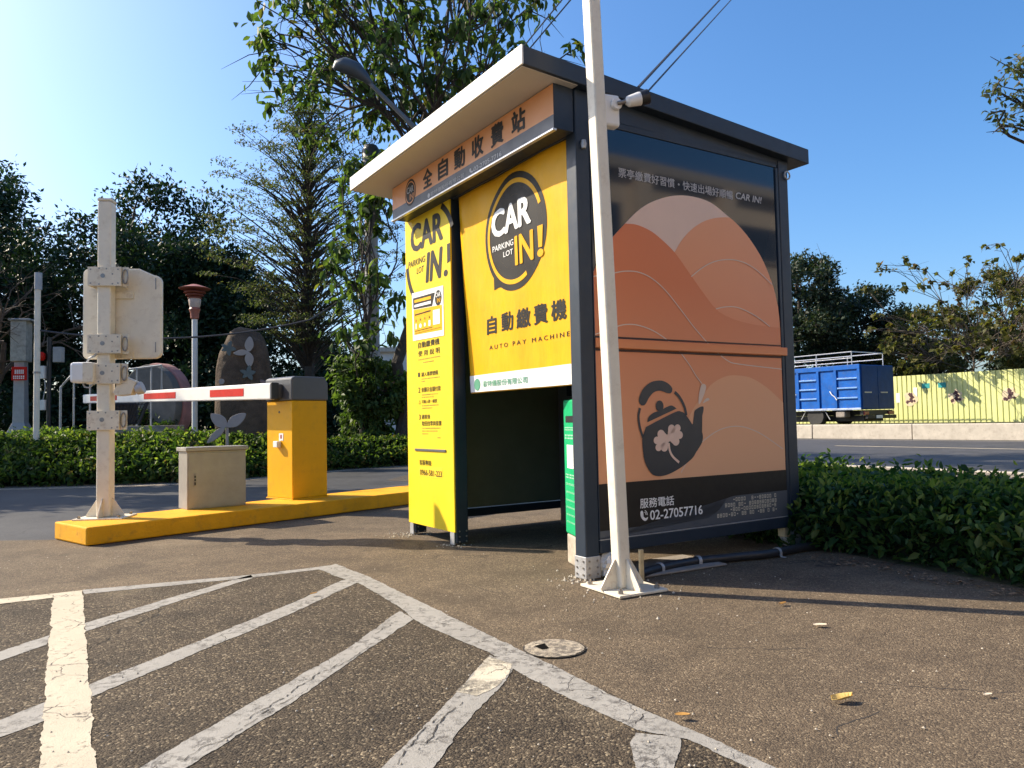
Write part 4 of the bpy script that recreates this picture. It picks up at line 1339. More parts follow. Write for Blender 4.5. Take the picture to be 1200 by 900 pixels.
SPX, SPY = -3.513, 6.60
sp_ = thing('sign_post', 'square cream steel post on the near end of the yellow island', 'post', (SPX, SPY, 0.142), R(6))
ps = 0.056
MB().prism([(-ps, -ps), (ps, -ps), (ps, ps), (-ps, ps)], lambda a, b, d: (a, b, d), 0.012, 2.74).build('shaft', P_CREAM, sp_, 0.012, seg=3)
MB().prism([(-ps - 0.003, -ps - 0.003), (ps + 0.003, -ps - 0.003), (ps + 0.003, ps + 0.003), (-ps - 0.003, ps + 0.003)], lambda a, b, d: (a, b, d), 2.741, 2.765).build('cap', P_CREAM2, sp_, 0.006)
MB().prism([(-0.2, -0.17), (0.2, -0.17), (0.2, 0.17), (-0.2, 0.17)], lambda a, b, d: (a, b, d), 0.0, 0.012).build('base_plate', P_CREAM2, sp_, 0.003)
for (dx, dy) in ((1, 0), (-1, 0), (0, 1), (0, -1)):
    g = MB()
    fn = (lambda dx, dy: (lambda a, b, d: (dx * a - dy * d, dy * a + dx * d, b)))(dx, dy)
    g.prism([(ps - 0.002, 0.0125), (ps + 0.10, 0.0125), (ps + 0.10, 0.03), (ps + 0.008, 0.17), (ps - 0.002, 0.17)], fn, -0.005, 0.005)
    g.build('gusset', P_CREAM2, sp_, 0.002)
for (x, y) in ((-0.16, -0.13), (0.16, -0.13), (0.16, 0.13), (-0.16, 0.13)):
    MB().cyl((x, y, 0.0125), (x, y, 0.035), 0.014, n=6).build('bolt', P_BOLT, sp_)


def clamp(z, x0=-0.125, x1=0.15, h=0.165):
    """Perforated clamp bracket round the post, its round mouth open to the right."""
    yf = -ps - 0.018
    c = MB()
    c.prism([(x0, z - h / 2), (x1, z - h / 2), (x1, z + h / 2), (x0, z + h / 2)], lambda a, b, d: (a, d, b), yf - 0.006, yf)
    c.box(x0, x0 + 0.006, yf, ps + 0.02, z - h / 2, z + h / 2)
    c.box(x1 - 0.006, x1, yf, ps + 0.02, z - h / 2, z + h / 2)
    c.box(x1 + 0.001, x1 + 0.055, yf + 0.02, yf + 0.028, z - h / 2, z + h / 2)
    o = c.build('clamp_bracket', P_CREAM2, sp_, 0.002)
    b = MB()
    for (dx, dz) in ((-0.10, 0.06), (-0.10, -0.06), (0.03, 0.065), (0.08, 0.02), (0.125, 0.06), (0.125, -0.06), (-0.03, 0.068), (0.08, -0.065), (-0.03, -0.068)):
        b.cyl((dx, yf - 0.0085, z + dz), (dx, yf - 0.005, z + dz), 0.007, n=8)
    b.cyl((0.0, yf - 0.0088, z + 0.005), (0.0, yf - 0.005, z + 0.005), 0.019, n=16)
    b.build('bolt_holes', P_BOLT, o)['kind'] = 'stuff'
    e = MB()
    e.tube([(x1 + 0.028 + 0.022 * math.cos(R(a)), yf + 0.012, z + 0.062 * math.sin(R(a))) for a in range(0, 361, 20)], 0.006, 6)
    e.build('clamp_ring', P_BOLT, o)
    return o


clamp(2.075)
clamp(1.49)
clamp(1.235, -0.13, 0.145, 0.175)
clamp(0.835, -0.125, 0.14, 0.165)

# sign cabinet hanging on the far side of the post (we see its back)
sgn = thing('parking_sign', 'blank cream back of the rounded sign panel clamped to the square post', 'sign', (SPX, SPY, 0), R(6))
outl = []
x0, x1, z0, z1 = -0.232, 0.432, 1.515, 2.315
for (cx, cz, a0) in ((x1 - 0.06, z0 + 0.06, 270), (x1 - 0.06, z1 - 0.12, 0), (x0 + 0.05, z1 - 0.05, 90), (x0 + 0.05, z0 + 0.05, 180)):
    rr_ = 0.06 if cx > 0 else 0.05
    outl += arc(cx, cz, rr_, rr_, a0, a0 + 90, 6)
outl.insert(14, (x1 - 0.19, z1))
MB().prism(outl, lambda a, b, d: (a, d, b), ps + 0.022, ps + 0.075).build('back_sheet', P_CREAM, sgn, 0.012)
MB().box(x1 - 0.052, x1 - 0.044, ps + 0.017, ps + 0.0215, 2.13, 2.23).box(x1 - 0.052, x1 - 0.044, ps + 0.017, ps + 0.0215, 1.57, 1.66).build('seam_slot', P_BOLT, sgn)
for zz in (2.075, 1.49 + 0.06):
    MB().box(-0.11, 0.2, ps + 0.004, ps + 0.021, zz - 0.03, zz + 0.03).build('cross_bar', P_CREAM2, sgn, 0.003)

# plate reader housing: white box on the left of the post
lpr = thing('control_box', 'white rounded control box on the left of the square post', 'control box', (SPX, SPY, 0), R(6))
box('body', P_PLASTIC, lpr, -0.255, -0.06, -0.115, 0.03, 1.30, 1.475, 0.025)
box('back_cover', P_CREAM2, lpr, -0.145, -0.058, -0.118, -0.112, 1.305, 1.47, 0.003)
MB().tube([(-0.15, -0.03, 1.47), (-0.12, -0.05, 1.51), (-0.07, -0.065, 1.53), (-0.045, -0.066, 1.55), (-0.04, -0.066, 1.62)], 0.009, 8).build('cable', P_GREYPOST, lpr, smooth=True)
MB().tube([(-0.17, -0.05, 1.30), (-0.15, -0.06, 1.265), (-0.11, -0.07, 1.258), (-0.075, -0.065, 1.29), (-0.065, -0.062, 1.32)], 0.007, 8).build('cable', P_GREYPOST, lpr, smooth=True)
# flood lamp head on the right of the post
fl = thing('plate_camera', 'cream plate reading camera tilted down on the right of the square post', 'camera', (SPX + 0.165, SPY + 0.02, 1.29), R(6))
b_ = MB()
b_.tube([(-0.08, 0, 0.0), (0.0, 0, -0.005)], 0.018, 8)
b_.build('mount_arm', P_CREAM2, fl)
hbx = MB()
hbx.prism([(-0.09, -0.09), (-0.06, -0.115), (0.06, -0.105), (0.10, 0.005), (-0.005, 0.055), (-0.04, 0.03)], lambda a, b, d: (a, d, b + 0.01), -0.055, 0.055)
hbx.build('housing', P_CREAM2, fl, 0.006)
ln_ = MB()
ln_.tube([(0.083, 0, -0.05), (0.125, 0, -0.035), (0.14, 0, -0.03)], [0.05, 0.056, 0.05], 16)
ln_.build('lens_cover', P_GREYP, fl, smooth=True)

cab = thing('steel_cabinet', 'stainless steel electrical cabinet standing on the yellow island', 'cabinet', (-3.018, 7.085, 0.142), math.atan2(0.352, 0.42))
CL, CWd = 0.548, 0.255
box('body', P_STAIN, cab, 0, CL, 0, CWd, 0.0, 0.535, 0.004)
box('lid', P_STAIN, cab, -0.018, CL + 0.02, -0.02, CWd + 0.015, 0.536, 0.574, 0.006)
door = box('door', P_STAIN, cab, 0.012, CL - 0.012, -0.006, -0.0005, 0.012, 0.515, 0.002)
box('handle', P_BOLT, door, 0.058, 0.078, -0.012, -0.0062, 0.215, 0.33, 0.003)
MB().box(0.061, 0.075, -0.0145, -0.0122, 0.225, 0.25).box(0.061, 0.075, -0.0145, -0.0122, 0.262, 0.28).box(0.061, 0.075, -0.0145, -0.0122, 0.292, 0.31).build('lock', P_BLACK, door)

gate = thing('barrier_gate', 'yellow barrier gate with grey hood and white red striped arm', 'barrier gate', (-2.25, 7.801, 0.142), IA)
GWx, GWy = 0.425, 0.462       # local x along the island, local y across it
box('base_plate', P_GATE, gate, -0.01, GWx + 0.01, -0.01, GWy + 0.01, 0.0, 0.012, 0.003)
gbody = box('housing', P_GATE, gate, 0, GWx, 0, GWy, 0.0125, 1.015, 0.008)
hood = MB()
hood.prism([(-0.012, 1.017), (GWx + 0.012, 1.017), (GWx + 0.012, 1.20), (GWx - 0.03, 1.265), (0.03, 1.265), (-0.012, 1.245)], lambda a, b, d: (a, d, b), -0.012, GWy + 0.012)
hood.build('hood', P_HOOD, gate, 0.014)
MB().cyl((0.21, GWy * 0.55, 1.10), (-0.085, GWy * 0.55, 1.10), 0.085, n=24).build('pivot_hub', P_BLACK, gate, 0.006)
box('hub_plate', P_HOOD, gate, -0.06, -0.013, 0.15, 0.36, 1.04, 1.19, 0.01)
MB().cyl((-0.004, 0.23, 0.90), (0.001, 0.23, 0.90), 0.012, n=12).build('key_lock', P_BLACK, gate)
bt = box('button_box', P_PLASTIC, gate, -0.05, -0.0005, 0.20, 0.275, 0.535, 0.60, 0.006)
box('label_plate', P_PLASTIC, gate, -0.003, -0.0003, 0.16, 0.235, 0.605, 0.68)
MB().box(-0.0045, -0.0033, 0.185, 0.212, 0.625, 0.665).build('label_mark', painted('label_red', (0.35, 0.06, 0.05), 0.5), gate)
# arm: runs across the lane from the hub
AL = 4.75
arm = MB()
a_in, a_out, a_top = 0.30, GWy * 0.55 - 0.12, 0.0
xA0, xA1 = -0.165, -0.105
pts_h0, pts_h1 = 0.085, 0.062


def arm_z(y):
    return 1.112 + 0.017 * (y - a_out)


ya = a_out
segs = 12
vs, fs = [], []
for i in range(segs + 1):
    y = ya + AL * i / segs
    h = pts_h0 + (pts_h1 - pts_h0) * i / segs
    zc_ = arm_z(y)
    vs += [(xA0, y, zc_ - h), (xA1, y, zc_ - h), (xA1, y, zc_ + h), (xA0, y, zc_ + h)]
for i in range(segs):
    for k in range(4):
        k2 = (k + 1) % 4
        fs.append((i * 4 + k, i * 4 + k2, (i + 1) * 4 + k2, (i + 1) * 4 + k))
fs += [(0, 1, 2, 3), tuple(segs * 4 + k for k in (3, 2, 1, 0))]
armo = MB().add(vs, fs).build('arm', P_ARM, gate, 0.012)
for (y0, y1) in ((0.64, 1.34), (2.14, 2.97), (3.76, 4.62)):
    ms_ = MB()
    q = []
    for y in (y0, y1):
        i = (y - ya) / AL
        h = (pts_h0 + (pts_h1 - pts_h0) * i) * 0.5
        q.append((y, arm_z(y) - h, arm_z(y) + h))
    ms_.add([(xA0 - 0.003, q[0][0], q[0][1]), (xA0 - 0.003, q[1][0], q[1][1]), (xA0 - 0.003, q[1][0], q[1][2]), (xA0 - 0.003, q[0][0], q[0][2]),
             (xA0 + 0.001, q[0][0], q[0][1]), (xA0 + 0.001, q[1][0], q[1][1]), (xA0 + 0.001, q[1][0], q[1][2]), (xA0 + 0.001, q[0][0], q[0][2])],
            [(0, 1, 2, 3), (7, 6, 5, 4), (0, 4, 5, 1), (1, 5, 6, 2), (2, 6, 7, 3), (3, 7, 4, 0)])
    ms_.build('reflector', P_RED, armo)
box('arm_end', P_BLACK, gate, xA0 - 0.004, xA1 + 0.02, ya - 0.03, ya - 0.001, 1.03, 1.20, 0.006)

# mesh basket seen through between post and arm
bas = thing('wire_basket', 'small black wire mesh basket hung under the striped arm beside the square post', 'basket', (-5.50, 10.95, 0), R(20))
bk = MB()
for i in range(12):
    t = i / 11
    bk.tube([(-0.26 + 0.50 * t, -0.1, 1.30), (-0.24 + 0.34 * t, -0.08, 0.98)], 0.006, 5)
    bk.tube([(-0.26 + 0.50 * t, -0.1, 1.30), (-0.20 + 0.50 * t * 0.6, -0.08, 0.98)], 0.006, 5)
for i in range(7):
    t = i / 6
    bk.tube([(-0.26 + 0.02 * t, -0.1 + 0.02 * t, 1.30 - 0.32 * t), (0.24 - 0.14 * t, -0.1 + 0.02 * t, 1.30 - 0.32 * t)], 0.006, 5)
bk.tube([(-0.26, -0.1, 1.30), (0.26, -0.1, 1.30), (0.26, 0.1, 1.30), (-0.26, 0.1, 1.30), (-0.26, -0.1, 1.30)], 0.018, 6)
bk.tube([(0.26, -0.1, 1.29), (0.13, -0.08, 0.96)], 0.022, 6)
bk.build('wire_mesh', P_BLACK, bas)['kind'] = 'stuff'
box('basket_liner', P_BLACK, bas, -0.2, 0.12, -0.06, 0.1, 0.96, 1.28, 0.04)

# ------------------------------------------------------------------ plants


def leaf_mesh(name, pos, axis, nrm, length, width, mat, parent=None, fold=0.25, full=False):
    """One small folded leaf per point, all in one mesh."""
    N = len(pos)
    axis = axis / np.linalg.norm(axis, axis=1, keepdims=True)
    side = np.cross(axis, nrm)
    side /= np.maximum(np.linalg.norm(side, axis=1, keepdims=True), 1e-6)
    up = np.cross(side, axis)
    L = length[:, None]
    W = width[:, None]
    if full:
        v = np.empty((N, 6, 3))
        v[:, 0] = pos - axis * L * 0.5
        v[:, 1] = pos - axis * L * 0.15 + side * W * 0.5 + up * W * fold
        v[:, 2] = pos + axis * L * 0.2 + side * W * 0.38 + up * (W * fold * 0.8 - L * 0.03)
        v[:, 3] = pos + axis * L * 0.5 - up * L * 0.14
        v[:, 4] = pos + axis * L * 0.2 - side * W * 0.38 + up * (W * fold * 0.8 - L * 0.03)
        v[:, 5] = pos - axis * L * 0.15 - side * W * 0.5 + up * W * fold
        me = bpy.data.meshes.new(name)
        me.vertices.add(N * 6)
        me.vertices.foreach_set('co', v.reshape(-1))
        idx = np.arange(N)[:, None] * 6
        tris = np.concatenate([idx + np.array([t]) for t in ((0, 1, 2), (0, 2, 3), (0, 3, 4), (0, 4, 5))], 1).reshape(-1)
        me.loops.add(N * 12)
        me.loops.foreach_set('vertex_index', tris.astype(np.int32))
        me.polygons.add(N * 4)
        me.polygons.foreach_set('loop_start', (np.arange(N * 4) * 3).astype(np.int32))
        me.update(calc_edges=True)
        return link(name, me, mat, parent)
    v = np.empty((N, 4, 3))
    v[:, 0] = pos - axis * L * 0.5
    v[:, 1] = pos + side * W * 0.5 + up * W * fold - axis * L * 0.05
    v[:, 2] = pos + axis * L * 0.5
    v[:, 3] = pos - side * W * 0.5 + up * W * fold - axis * L * 0.05
    me = bpy.data.meshes.new(name)
    me.vertices.add(N * 4)
    me.vertices.foreach_set('co', v.reshape(-1))
    idx = np.arange(N)[:, None] * 4
    tris = np.concatenate([idx + np.array([[0, 1, 2]]), idx + np.array([[0, 2, 3]])], 1).reshape(-1)
    me.loops.add(N * 6)
    me.loops.foreach_set('vertex_index', tris.astype(np.int32))
    me.polygons.add(N * 2)
    me.polygons.foreach_set('loop_start', (np.arange(N * 2) * 3).astype(np.int32))
    me.update(calc_edges=True)
    return link(name, me, mat, parent)


def rand_dirs(g, n):
    d = g.normal(size=(n, 3))
    return d / np.linalg.norm(d, axis=1, keepdims=True)


def limb_pts(a, b, g, sag=0.12, n=5):
    a, b = np.array(a, float), np.array(b, float)
    L = np.linalg.norm(b - a)
    off = g.normal(size=3) * L * sag
    out = []
    for i in range(n + 1):
        t = i / n
        out.append(tuple(a + (b - a) * t + off * math.sin(math.pi * t) + np.array([0, 0, 1]) * L * 0.08 * math.sin(math.pi * t)))
    return out


def tree(name, label, loc, h, trunk_r, clumps, leaf_n, leaf, mat, bk, seed, group=None, clump_flat=0.8, lean=(0, 0), limbs=6, droop=0.0, branch_from=0.35, twig=0.5, shell=0.55, cat='tree', trunk_top=0.8):
    """clumps: list of (x, y, z, r) round the trunk base. Limbs reach each clump; leaves fill the clumps."""
    g = np.random.default_rng(seed)
    root = thing(name, label, cat, loc, 0, group)
    wood = MB()
    nseg = 8
    tp = []
    for i in range(nseg + 1):
        t = i / nseg
        tp.append(np.array([lean[0] * t ** 1.3 + 0.03 * h * 0.3 * g.normal() * (0 < i), lean[1] * t + 0.03 * h * 0.3 * g.normal() * (0 < i), h * trunk_top * t]))
    wood.tube(tp, [trunk_r * (1.25 if i == 0 else 1) * (1 - 0.75 * i / nseg) for i in range(nseg + 1)], 8)

    def on_trunk(z):
        t = min(max(z / (h * trunk_top), 0), 1) * nseg
        i = min(int(t), nseg - 1)
        return tp[i] + (tp[i + 1] - tp[i]) * (t - i)

    cl = np.array(clumps, float)
    # main limbs: groups of clumps by direction
    k = min(limbs, len(cl))
    cen = cl[g.choice(len(cl), k, replace=False)][:, :3]
    for _ in range(4):
        a = ((cl[:, None, :3] - cen[None]) ** 2).sum(2).argmin(1)
        for j in range(k):
            if (a == j).any():
                cen[j] = cl[a == j][:, :3].mean(0)
    for j in range(k):
        mem = cl[a == j]
        if len(mem) == 0:
            continue
        hub = cen[j]
        z0 = h * branch_from + (hub[2] - h * branch_from) * 0.45
        st = on_trunk(max(min(z0, hub[2] - 0.05 * h), h * 0.12))
        hub2 = st + (hub - st) * 0.7
        lp = limb_pts(st, hub2, g, 0.08, 5)
        wood.tube(lp, [trunk_r * 0.34 * (1 - 0.55 * i / 5) for i in range(6)], 6)
        for c in mem:
            q = np.array(lp[int(g.integers(3, 6))])
            bp = limb_pts(q, c[:3], g, 0.10, 4)
            wood.tube(bp, [trunk_r * 0.15 * (1 - 0.75 * i / 4) + 0.006 for i in range(5)], 5)
            for _ in range(int(3 * twig + 0.5)):
                e = c[:3] + g.normal(size=3) * c[3] * 0.7 * np.array([1, 1, clump_flat])
                wood.tube(limb_pts(bp[int(g.integers(2, 5))], e, g, 0.1, 2), [trunk_r * 0.06 + 0.005, trunk_r * 0.04 + 0.004, 0.003], 4)
    wood.build('trunk', bk, root, smooth=False)
    # leaves
    w = cl[:, 3] ** 2
    cnt = np.maximum((leaf_n * w / w.sum()).astype(int), 3)
    P = []
    Nn = []
    for c, m in zip(cl, cnt):
        d = rand_dirs(g, m)
        r = c[3] * (shell + (1 - shell) * g.random(m)) ** 1.0 * (0.75 + 0.5 * g.random(m))
        r *= g.random(m) ** 0.25
        # lumpy outline
        ph_ = g.random(3) * 6.28
        r *= 1 + 0.28 * np.sin(3 * d[:, 0] + ph_[0]) * np.sin(3 * d[:, 1] + ph_[1]) + 0.2 * np.sin(5 * d[:, 2] + ph_[2])
        p = c[:3] + d * r[:, None] * np.array([1, 1, clump_flat])
        P.append(p)
        Nn.append(d)
    P = np.concatenate(P)
    D = np.concatenate(Nn)
    N = len(P)
    ax = rand_dirs(g, N) * 0.8 + D * 0.7
    ax[:, 2] -= droop
    nr = rand_dirs(g, N) * 0.8 + np.array([0, 0, 0.8]) + D * 0.4
    ln = leaf[0] * (0.65 + 0.7 * g.random(N))
    leaf_mesh('crown', P, ax, nr, ln, ln * leaf[1], mat, root, 0.2, leaf[0] > 0.235)
    return root


def ell_clumps(seed, n, cx, cy, cz, rx, ry, rz, r0, r1, hollow=0.35):
    g = np.random.default_rng(seed)
    out = []
    while len(out) < n:
        d = g.normal(size=3)
        d /= np.linalg.norm(d)
        t = hollow + (1 - hollow) * g.random() ** 0.6
        out.append((cx + d[0] * rx * t, cy + d[1] * ry * t, cz + d[2] * rz * t, g.uniform(r0, r1)))
    return out


# dark tree belt behind the left hedge
TB = 'dark trees behind the left hedge'
def belt(seed, n, rx, ry, top, r0, r1):
    # crown clumps from near the ground to the top
    return ell_clumps(seed, n, 0, 0, top * 0.58, rx, ry, top * 0.42, r0, r1) + ell_clumps(seed + 100, n // 3, 0, -0.6, 1.6, rx * 1.05, ry * 0.8, 1.3, r0, r1 * 0.9, 0.1)


tree('dense_tree', 'dark broad evergreen tree behind the grey lamp pillar, partly beyond the edge', (-17.2, 24, 0), 9.4, 0.28, belt(1, 60, 4.4, 3.2, 9.6, 0.8, 1.4), 46000, (0.175, 0.5), L_DENSE, B_DARK, 1, TB, twig=0.4)
tree('dense_tree', 'dark evergreen tree rising behind the top of the cream sign post', (-12.4, 25.5, 0), 9.2, 0.28, belt(2, 64, 3.6, 3.0, 9.0, 0.8, 1.35), 48000, (0.175, 0.5), L_DENSE, B_DARK, 2, TB, twig=0.4)
tree('dense_tree', 'dark evergreen tree behind the red capped lamp and standing rock', (-9.7, 25, 0), 7.2, 0.26, belt(3, 58, 2.4, 2.6, 7.0, 0.75, 1.25), 46000, (0.17, 0.5), L_DENSE, B_DARK, 3, TB, twig=0.4)
tree('dense_tree', 'low dark evergreen tree behind the hood of the barrier gate', (-6.6, 27.5, 0), 3.9, 0.18, belt(4, 34, 1.9, 2.0, 3.9, 0.5, 0.8), 17000, (0.165, 0.5), L_DENSE, B_DARK, 4, TB, twig=0.4)
tree('dense_tree', 'tallest dark evergreen tree at the left edge behind bare twigs', (-21.0, 29, 0), 11.8, 0.3, belt(5, 60, 4.6, 3.2, 11.6, 0.9, 1.5), 34000, (0.20, 0.5), L_DENSE, B_DARK, 5, TB, twig=0.4)

for i, (x_, y_, w_, lab) in enumerate(((-18.5, 21.5, 3.2, 'dark shrub thicket under the trees behind the grey pillar'), (-12.4, 22.0, 3.2, 'dark shrub thicket under the trees behind the stair railing'), (-6.9, 21.6, 2.9, 'dark shrub thicket under the trees behind the standing rock'))):
    tree('shrub_thicket', lab, (x_, y_, 0), 2.6, 0.06, ell_clumps(120 + i, 46, 0, 0, 1.2, w_, 0.9, 1.1, 0.45, 0.75, 0.1), 11000, (0.17, 0.5), L_DENSE, B_DARK, 130 + i, 'shrub thickets under the trees', 0.9, twig=0.2, cat='shrub')

# bare branching tree at the far left
bt_ = thing('bare_tree', 'leafless grey twiggy tree at the left edge before the dark trees', 'tree', (-13.0, 18.5, 0))
gb_ = np.random.default_rng(9)
wd = MB()


def grow(p, d, L, r, lv):
    pts = [p]
    q = p.copy()
    dd = d.copy()
    for i in range(4):
        dd = dd + gb_.normal(size=3) * 0.16 + np.array([0.02, 0, 0.03])
        dd /= np.linalg.norm(dd)
        q = q + dd * L / 4
        pts.append(q.copy())
    wd.tube(pts, [r * (1 - 0.5 * i / 4) for i in range(5)], 5 if lv < 2 else 4, cap=False)
    if lv < 4:
        for c in range(4 if lv < 2 else 3):
            nd = dd + gb_.normal(size=3) * 0.6
            nd[2] = abs(nd[2]) * 0.7 if lv < 2 else nd[2] * 0.8
            nd /= np.linalg.norm(nd)
            grow(pts[int(gb_.integers(2, 5))], nd, L * gb_.uniform(0.55, 0.78), r * 0.5, lv + 1)


grow(np.array([0, 0, 0.0]), np.array([0.12, 0, 1.0]), 3.2, 0.12, 0)
wd.build('branches', B_TWIG, bt_)

# layered tree with tiers of fine foliage
g_ = np.random.default_rng(31)
tiers = []
for i in range(15):
    t = i / 14
    z = 3.2 + 6.5 * t
    rad = 3.3 * (1 - 0.82 * t ** 2.6) * (0.55 + 0.45 * min(1, t * 2.5))
    nb = int(12 - 4 * t)
    for k in range(nb):
        a = 6.283 * (k + g_.random() * 0.8) / nb
        for s in (0.32, 0.62, 0.95):
            rr2 = rad * s * g_.uniform(0.8, 1.15)
            tiers.append((rr2 * math.cos(a), rr2 * math.sin(a), z + 0.42 * s + g_.normal() * 0.10, g_.uniform(0.22, 0.40)))


def layered_tree(loc, seed):
    g = np.random.default_rng(seed)
    root = thing('layered_tree', 'tall open tiered tree with fine grey green foliage behind the barrier gate', 'tree', loc)
    wood = MB()
    H = 9.6
    tp = [np.array([0.05 * math.sin(i), 0.05 * math.cos(1.7 * i), H * i / 10]) for i in range(11)]
    wood.tube(tp, [0.17 * (1 - 0.85 * i / 10) + 0.01 for i in range(11)], 8)
    for c in tiers:
        if math.hypot(c[0], c[1]) < 0.35:
            continue
        z0 = max(c[2] - 0.75 - 0.25 * math.hypot(c[0], c[1]), 1.6)
        st = np.array([0, 0, z0])
        wood.tube(limb_pts(st, c[:3], g, 0.04, 4), [0.030, 0.025, 0.018, 0.011, 0.005], 4, cap=False)
    wood.build('trunk', B_DARK, root)
    P, D = [], []
    for c in tiers:
        m = 66
        d = rand_dirs(g, m)
        r = c[3] * g.random(m) ** 0.5
        P.append(np.array(c[:3]) + d * r[:, None] * np.array([1.45, 1.45, 0.22]))
        D.append(d)
    P = np.concatenate(P)
    D = np.concatenate(D)
    N = len(P)
    ln = 0.082 * (0.6 + 0.8 * g.random(N))
    leaf_mesh('crown', P, rand_dirs(g, N) + D * 0.5, rand_dirs(g, N) * 0.6 + np.array([0, 0, 1.0]), ln, ln * 0.5, L_FINE, root)
    return root


layered_tree((-5.75, 21.6, 0), 33)

# broad leaved tree leaning behind the kiosk
g_ = np.random.default_rng(41)
bc = []
for i in range(150):
    d = g_.normal(size=3)
    d /= np.linalg.norm(d)
    t = 0.25 + 0.75 * g_.random() ** 0.5
    bc.append((0.55 + d[0] * 4.1 * t, d[1] * 2.9 * t, 10.1 + d[2] * 3.5 * t, g_.uniform(0.45, 0.95)))
bc = [c for c in bc if c[2] > 8.1 or c[0] > 1.0]
yc = []
for i in range(34):
    t = g_.random()
    yc.append((0.15 + 1.3 * (t - 0.5) + g_.normal() * 0.2, g_.normal() * 0.6, 2.6 + 4.6 * g_.random(), g_.uniform(0.35, 0.65)))
tree('young_tree', 'young broad leaved tree in front of the grey concrete utility pole', (-3.5, 17.9, 0), 6.6, 0.075, yc, 800, (0.245, 0.46), L_BROAD, B_DARK, 43, None, 0.9, (0.3, 0.0), 16, 0.9, 0.12, 1.0, 0.05, trunk_top=0.9)
tree('broadleaf_tree', 'big loose broad leaved tree rising behind the kiosk roof', (-2.75, 18.2, 0), 12.4, 0.17, bc, 4500, (0.245, 0.46), L_BROAD, B_DARK, 42, None, 0.85, (1.5, 0.0), 11, 0.9, 0.3, 1.2, 0.05, trunk_top=0.75)

# roadside trees just outside the left edge; their shade falls over the driveway
tree('shade_tree', 'tree left of the view whose shadow falls across the driveway', (-15.2, 12.2, 0), 6.4, 0.16, ell_clumps(91, 40, 0, 0, 4.4, 3.0, 2.8, 1.8, 0.5, 0.9), 7000, (0.22, 0.5), L_DENSE, B_DARK, 91, None, 0.8)
tree('shade_tree', 'taller tree left of the view whose shadow reaches the hedge', (-13.2, 13.3, 0), 8.4, 0.18, ell_clumps(92, 48, 0, 0, 5.6, 2.2, 1.5, 2.8, 0.45, 0.8), 6500, (0.22, 0.5), L_DENSE, B_DARK, 92, None, 0.8)

# bush behind the left hedge beside the kiosk
tree('leafy_bush', 'tall light green leafy bush between the gate and the kiosk', (-3.35, 18.3, 0), 2.4, 0.05, ell_clumps(51, 60, 0, 0, 1.45, 1.0, 0.9, 1.25, 0.24, 0.40, 0.2), 8500, (0.16, 0.45), L_BUSH, B_GREY, 51, None, 0.9, droop=0.5, twig=0.3, cat='bush')
tree('leafy_bush', 'low round dark bush beside the stair railing', (-8.3, 17.4, 0.4), 0.9, 0.03, ell_clumps(52, 18, 0, 0, 0.55, 0.75, 0.5, 0.38, 0.18, 0.26, 0.2), 3500, (0.085, 0.5), L_HEDGE, B_DARK, 52, None, 0.9, twig=0.2, cat='bush')

# trees beyond the fence on the right
tree('shade_tree', 'dark rounded tree behind the blue truck and kiosk post', (15.3, 40.5, 0.4), 9.4, 0.28, ell_clumps(61, 58, 0, 0, 5.6, 2.9, 2.4, 3.3, 0.65, 1.1), 19000, (0.22, 0.5), L_GREY, B_DARK, 61, None, 0.75)
tree('shade_tree', 'lower dark tree behind the rear of the blue truck', (18.8, 41.5, 0.4), 7.9, 0.24, ell_clumps(62, 50, 0, 0, 4.9, 2.5, 2.2, 2.7, 0.6, 1.0), 15000, (0.22, 0.5), L_GREY, B_DARK, 62, None, 0.75)
tree('olive_tree', 'spreading olive brown tree over the yellow hoarding at the right edge', (26.4, 40.0, 0.4), 8.4, 0.16, ell_clumps(63, 90, 0, 0, 5.4, 4.4, 2.4, 2.7, 0.5, 0.9), 19000, (0.19, 0.5), L_OLIVE, B_GREY, 63, None, 0.6, limbs=10, branch_from=0.2, twig=0.8)
tree('olive_tree', 'open olive tree behind the yellow hoarding beside the truck rear', (21.4, 38.5, 0.4), 6.4, 0.14, ell_clumps(64, 56, 0, 0, 4.1, 2.9, 1.8, 2.0, 0.4, 0.75), 9000, (0.18, 0.5), L_OLIVE, B_GREY, 64, None, 0.6, limbs=8, branch_from=0.15, twig=1.0)
g_ = np.random.default_rng(65)
sh_ = []
for i in range(120):
    # small loose tufts spread along the hoarding and over it, towards the road
    sv_ = g_.uniform(-3.4, 0.5)
    su_ = g_.uniform(-5.0, 2.8)
    p_ = Vector((sv_ * math.cos(KA) - su_ * math.sin(KA), sv_ * math.sin(KA) + su_ * math.cos(KA)))
    sh_.append((p_.x, p_.y, 2.7 + 3.9 * g_.random() ** 1.2, g_.uniform(0.14, 0.34)))
for i in range(75):
    sv_ = g_.uniform(-3.3, -1.3)
    su_ = g_.uniform(-5.5, 2.4)
    p_ = Vector((sv_ * math.cos(KA) - su_ * math.sin(KA), sv_ * math.sin(KA) + su_ * math.cos(KA)))
    sh_.append((p_.x, p_.y, g_.uniform(2.2, 4.2), g_.uniform(0.16, 0.30)))
tree('sparse_tree', 'thin airy tree with separate leaf tufts above the yellow hoarding', (*kw(29.6, 12.6), 0.44), 5.4, 0.06, sh_, 1900, (0.23, 0.75), L_OLIVE, B_GREY, 66, None, 0.8, (0.2, 0), 16, 0.3, 0.25, 0.9, 0.1)
tree('shade_tree', 'far dark tree low behind the olive trees', (23.5, 47, 0.4), 6.2, 0.2, ell_clumps(69, 44, 0, 0, 3.2, 4.6, 2.0, 2.2, 0.7, 1.1), 11000, (0.26, 0.5), L_GREY, B_DARK, 69, None, 0.75)
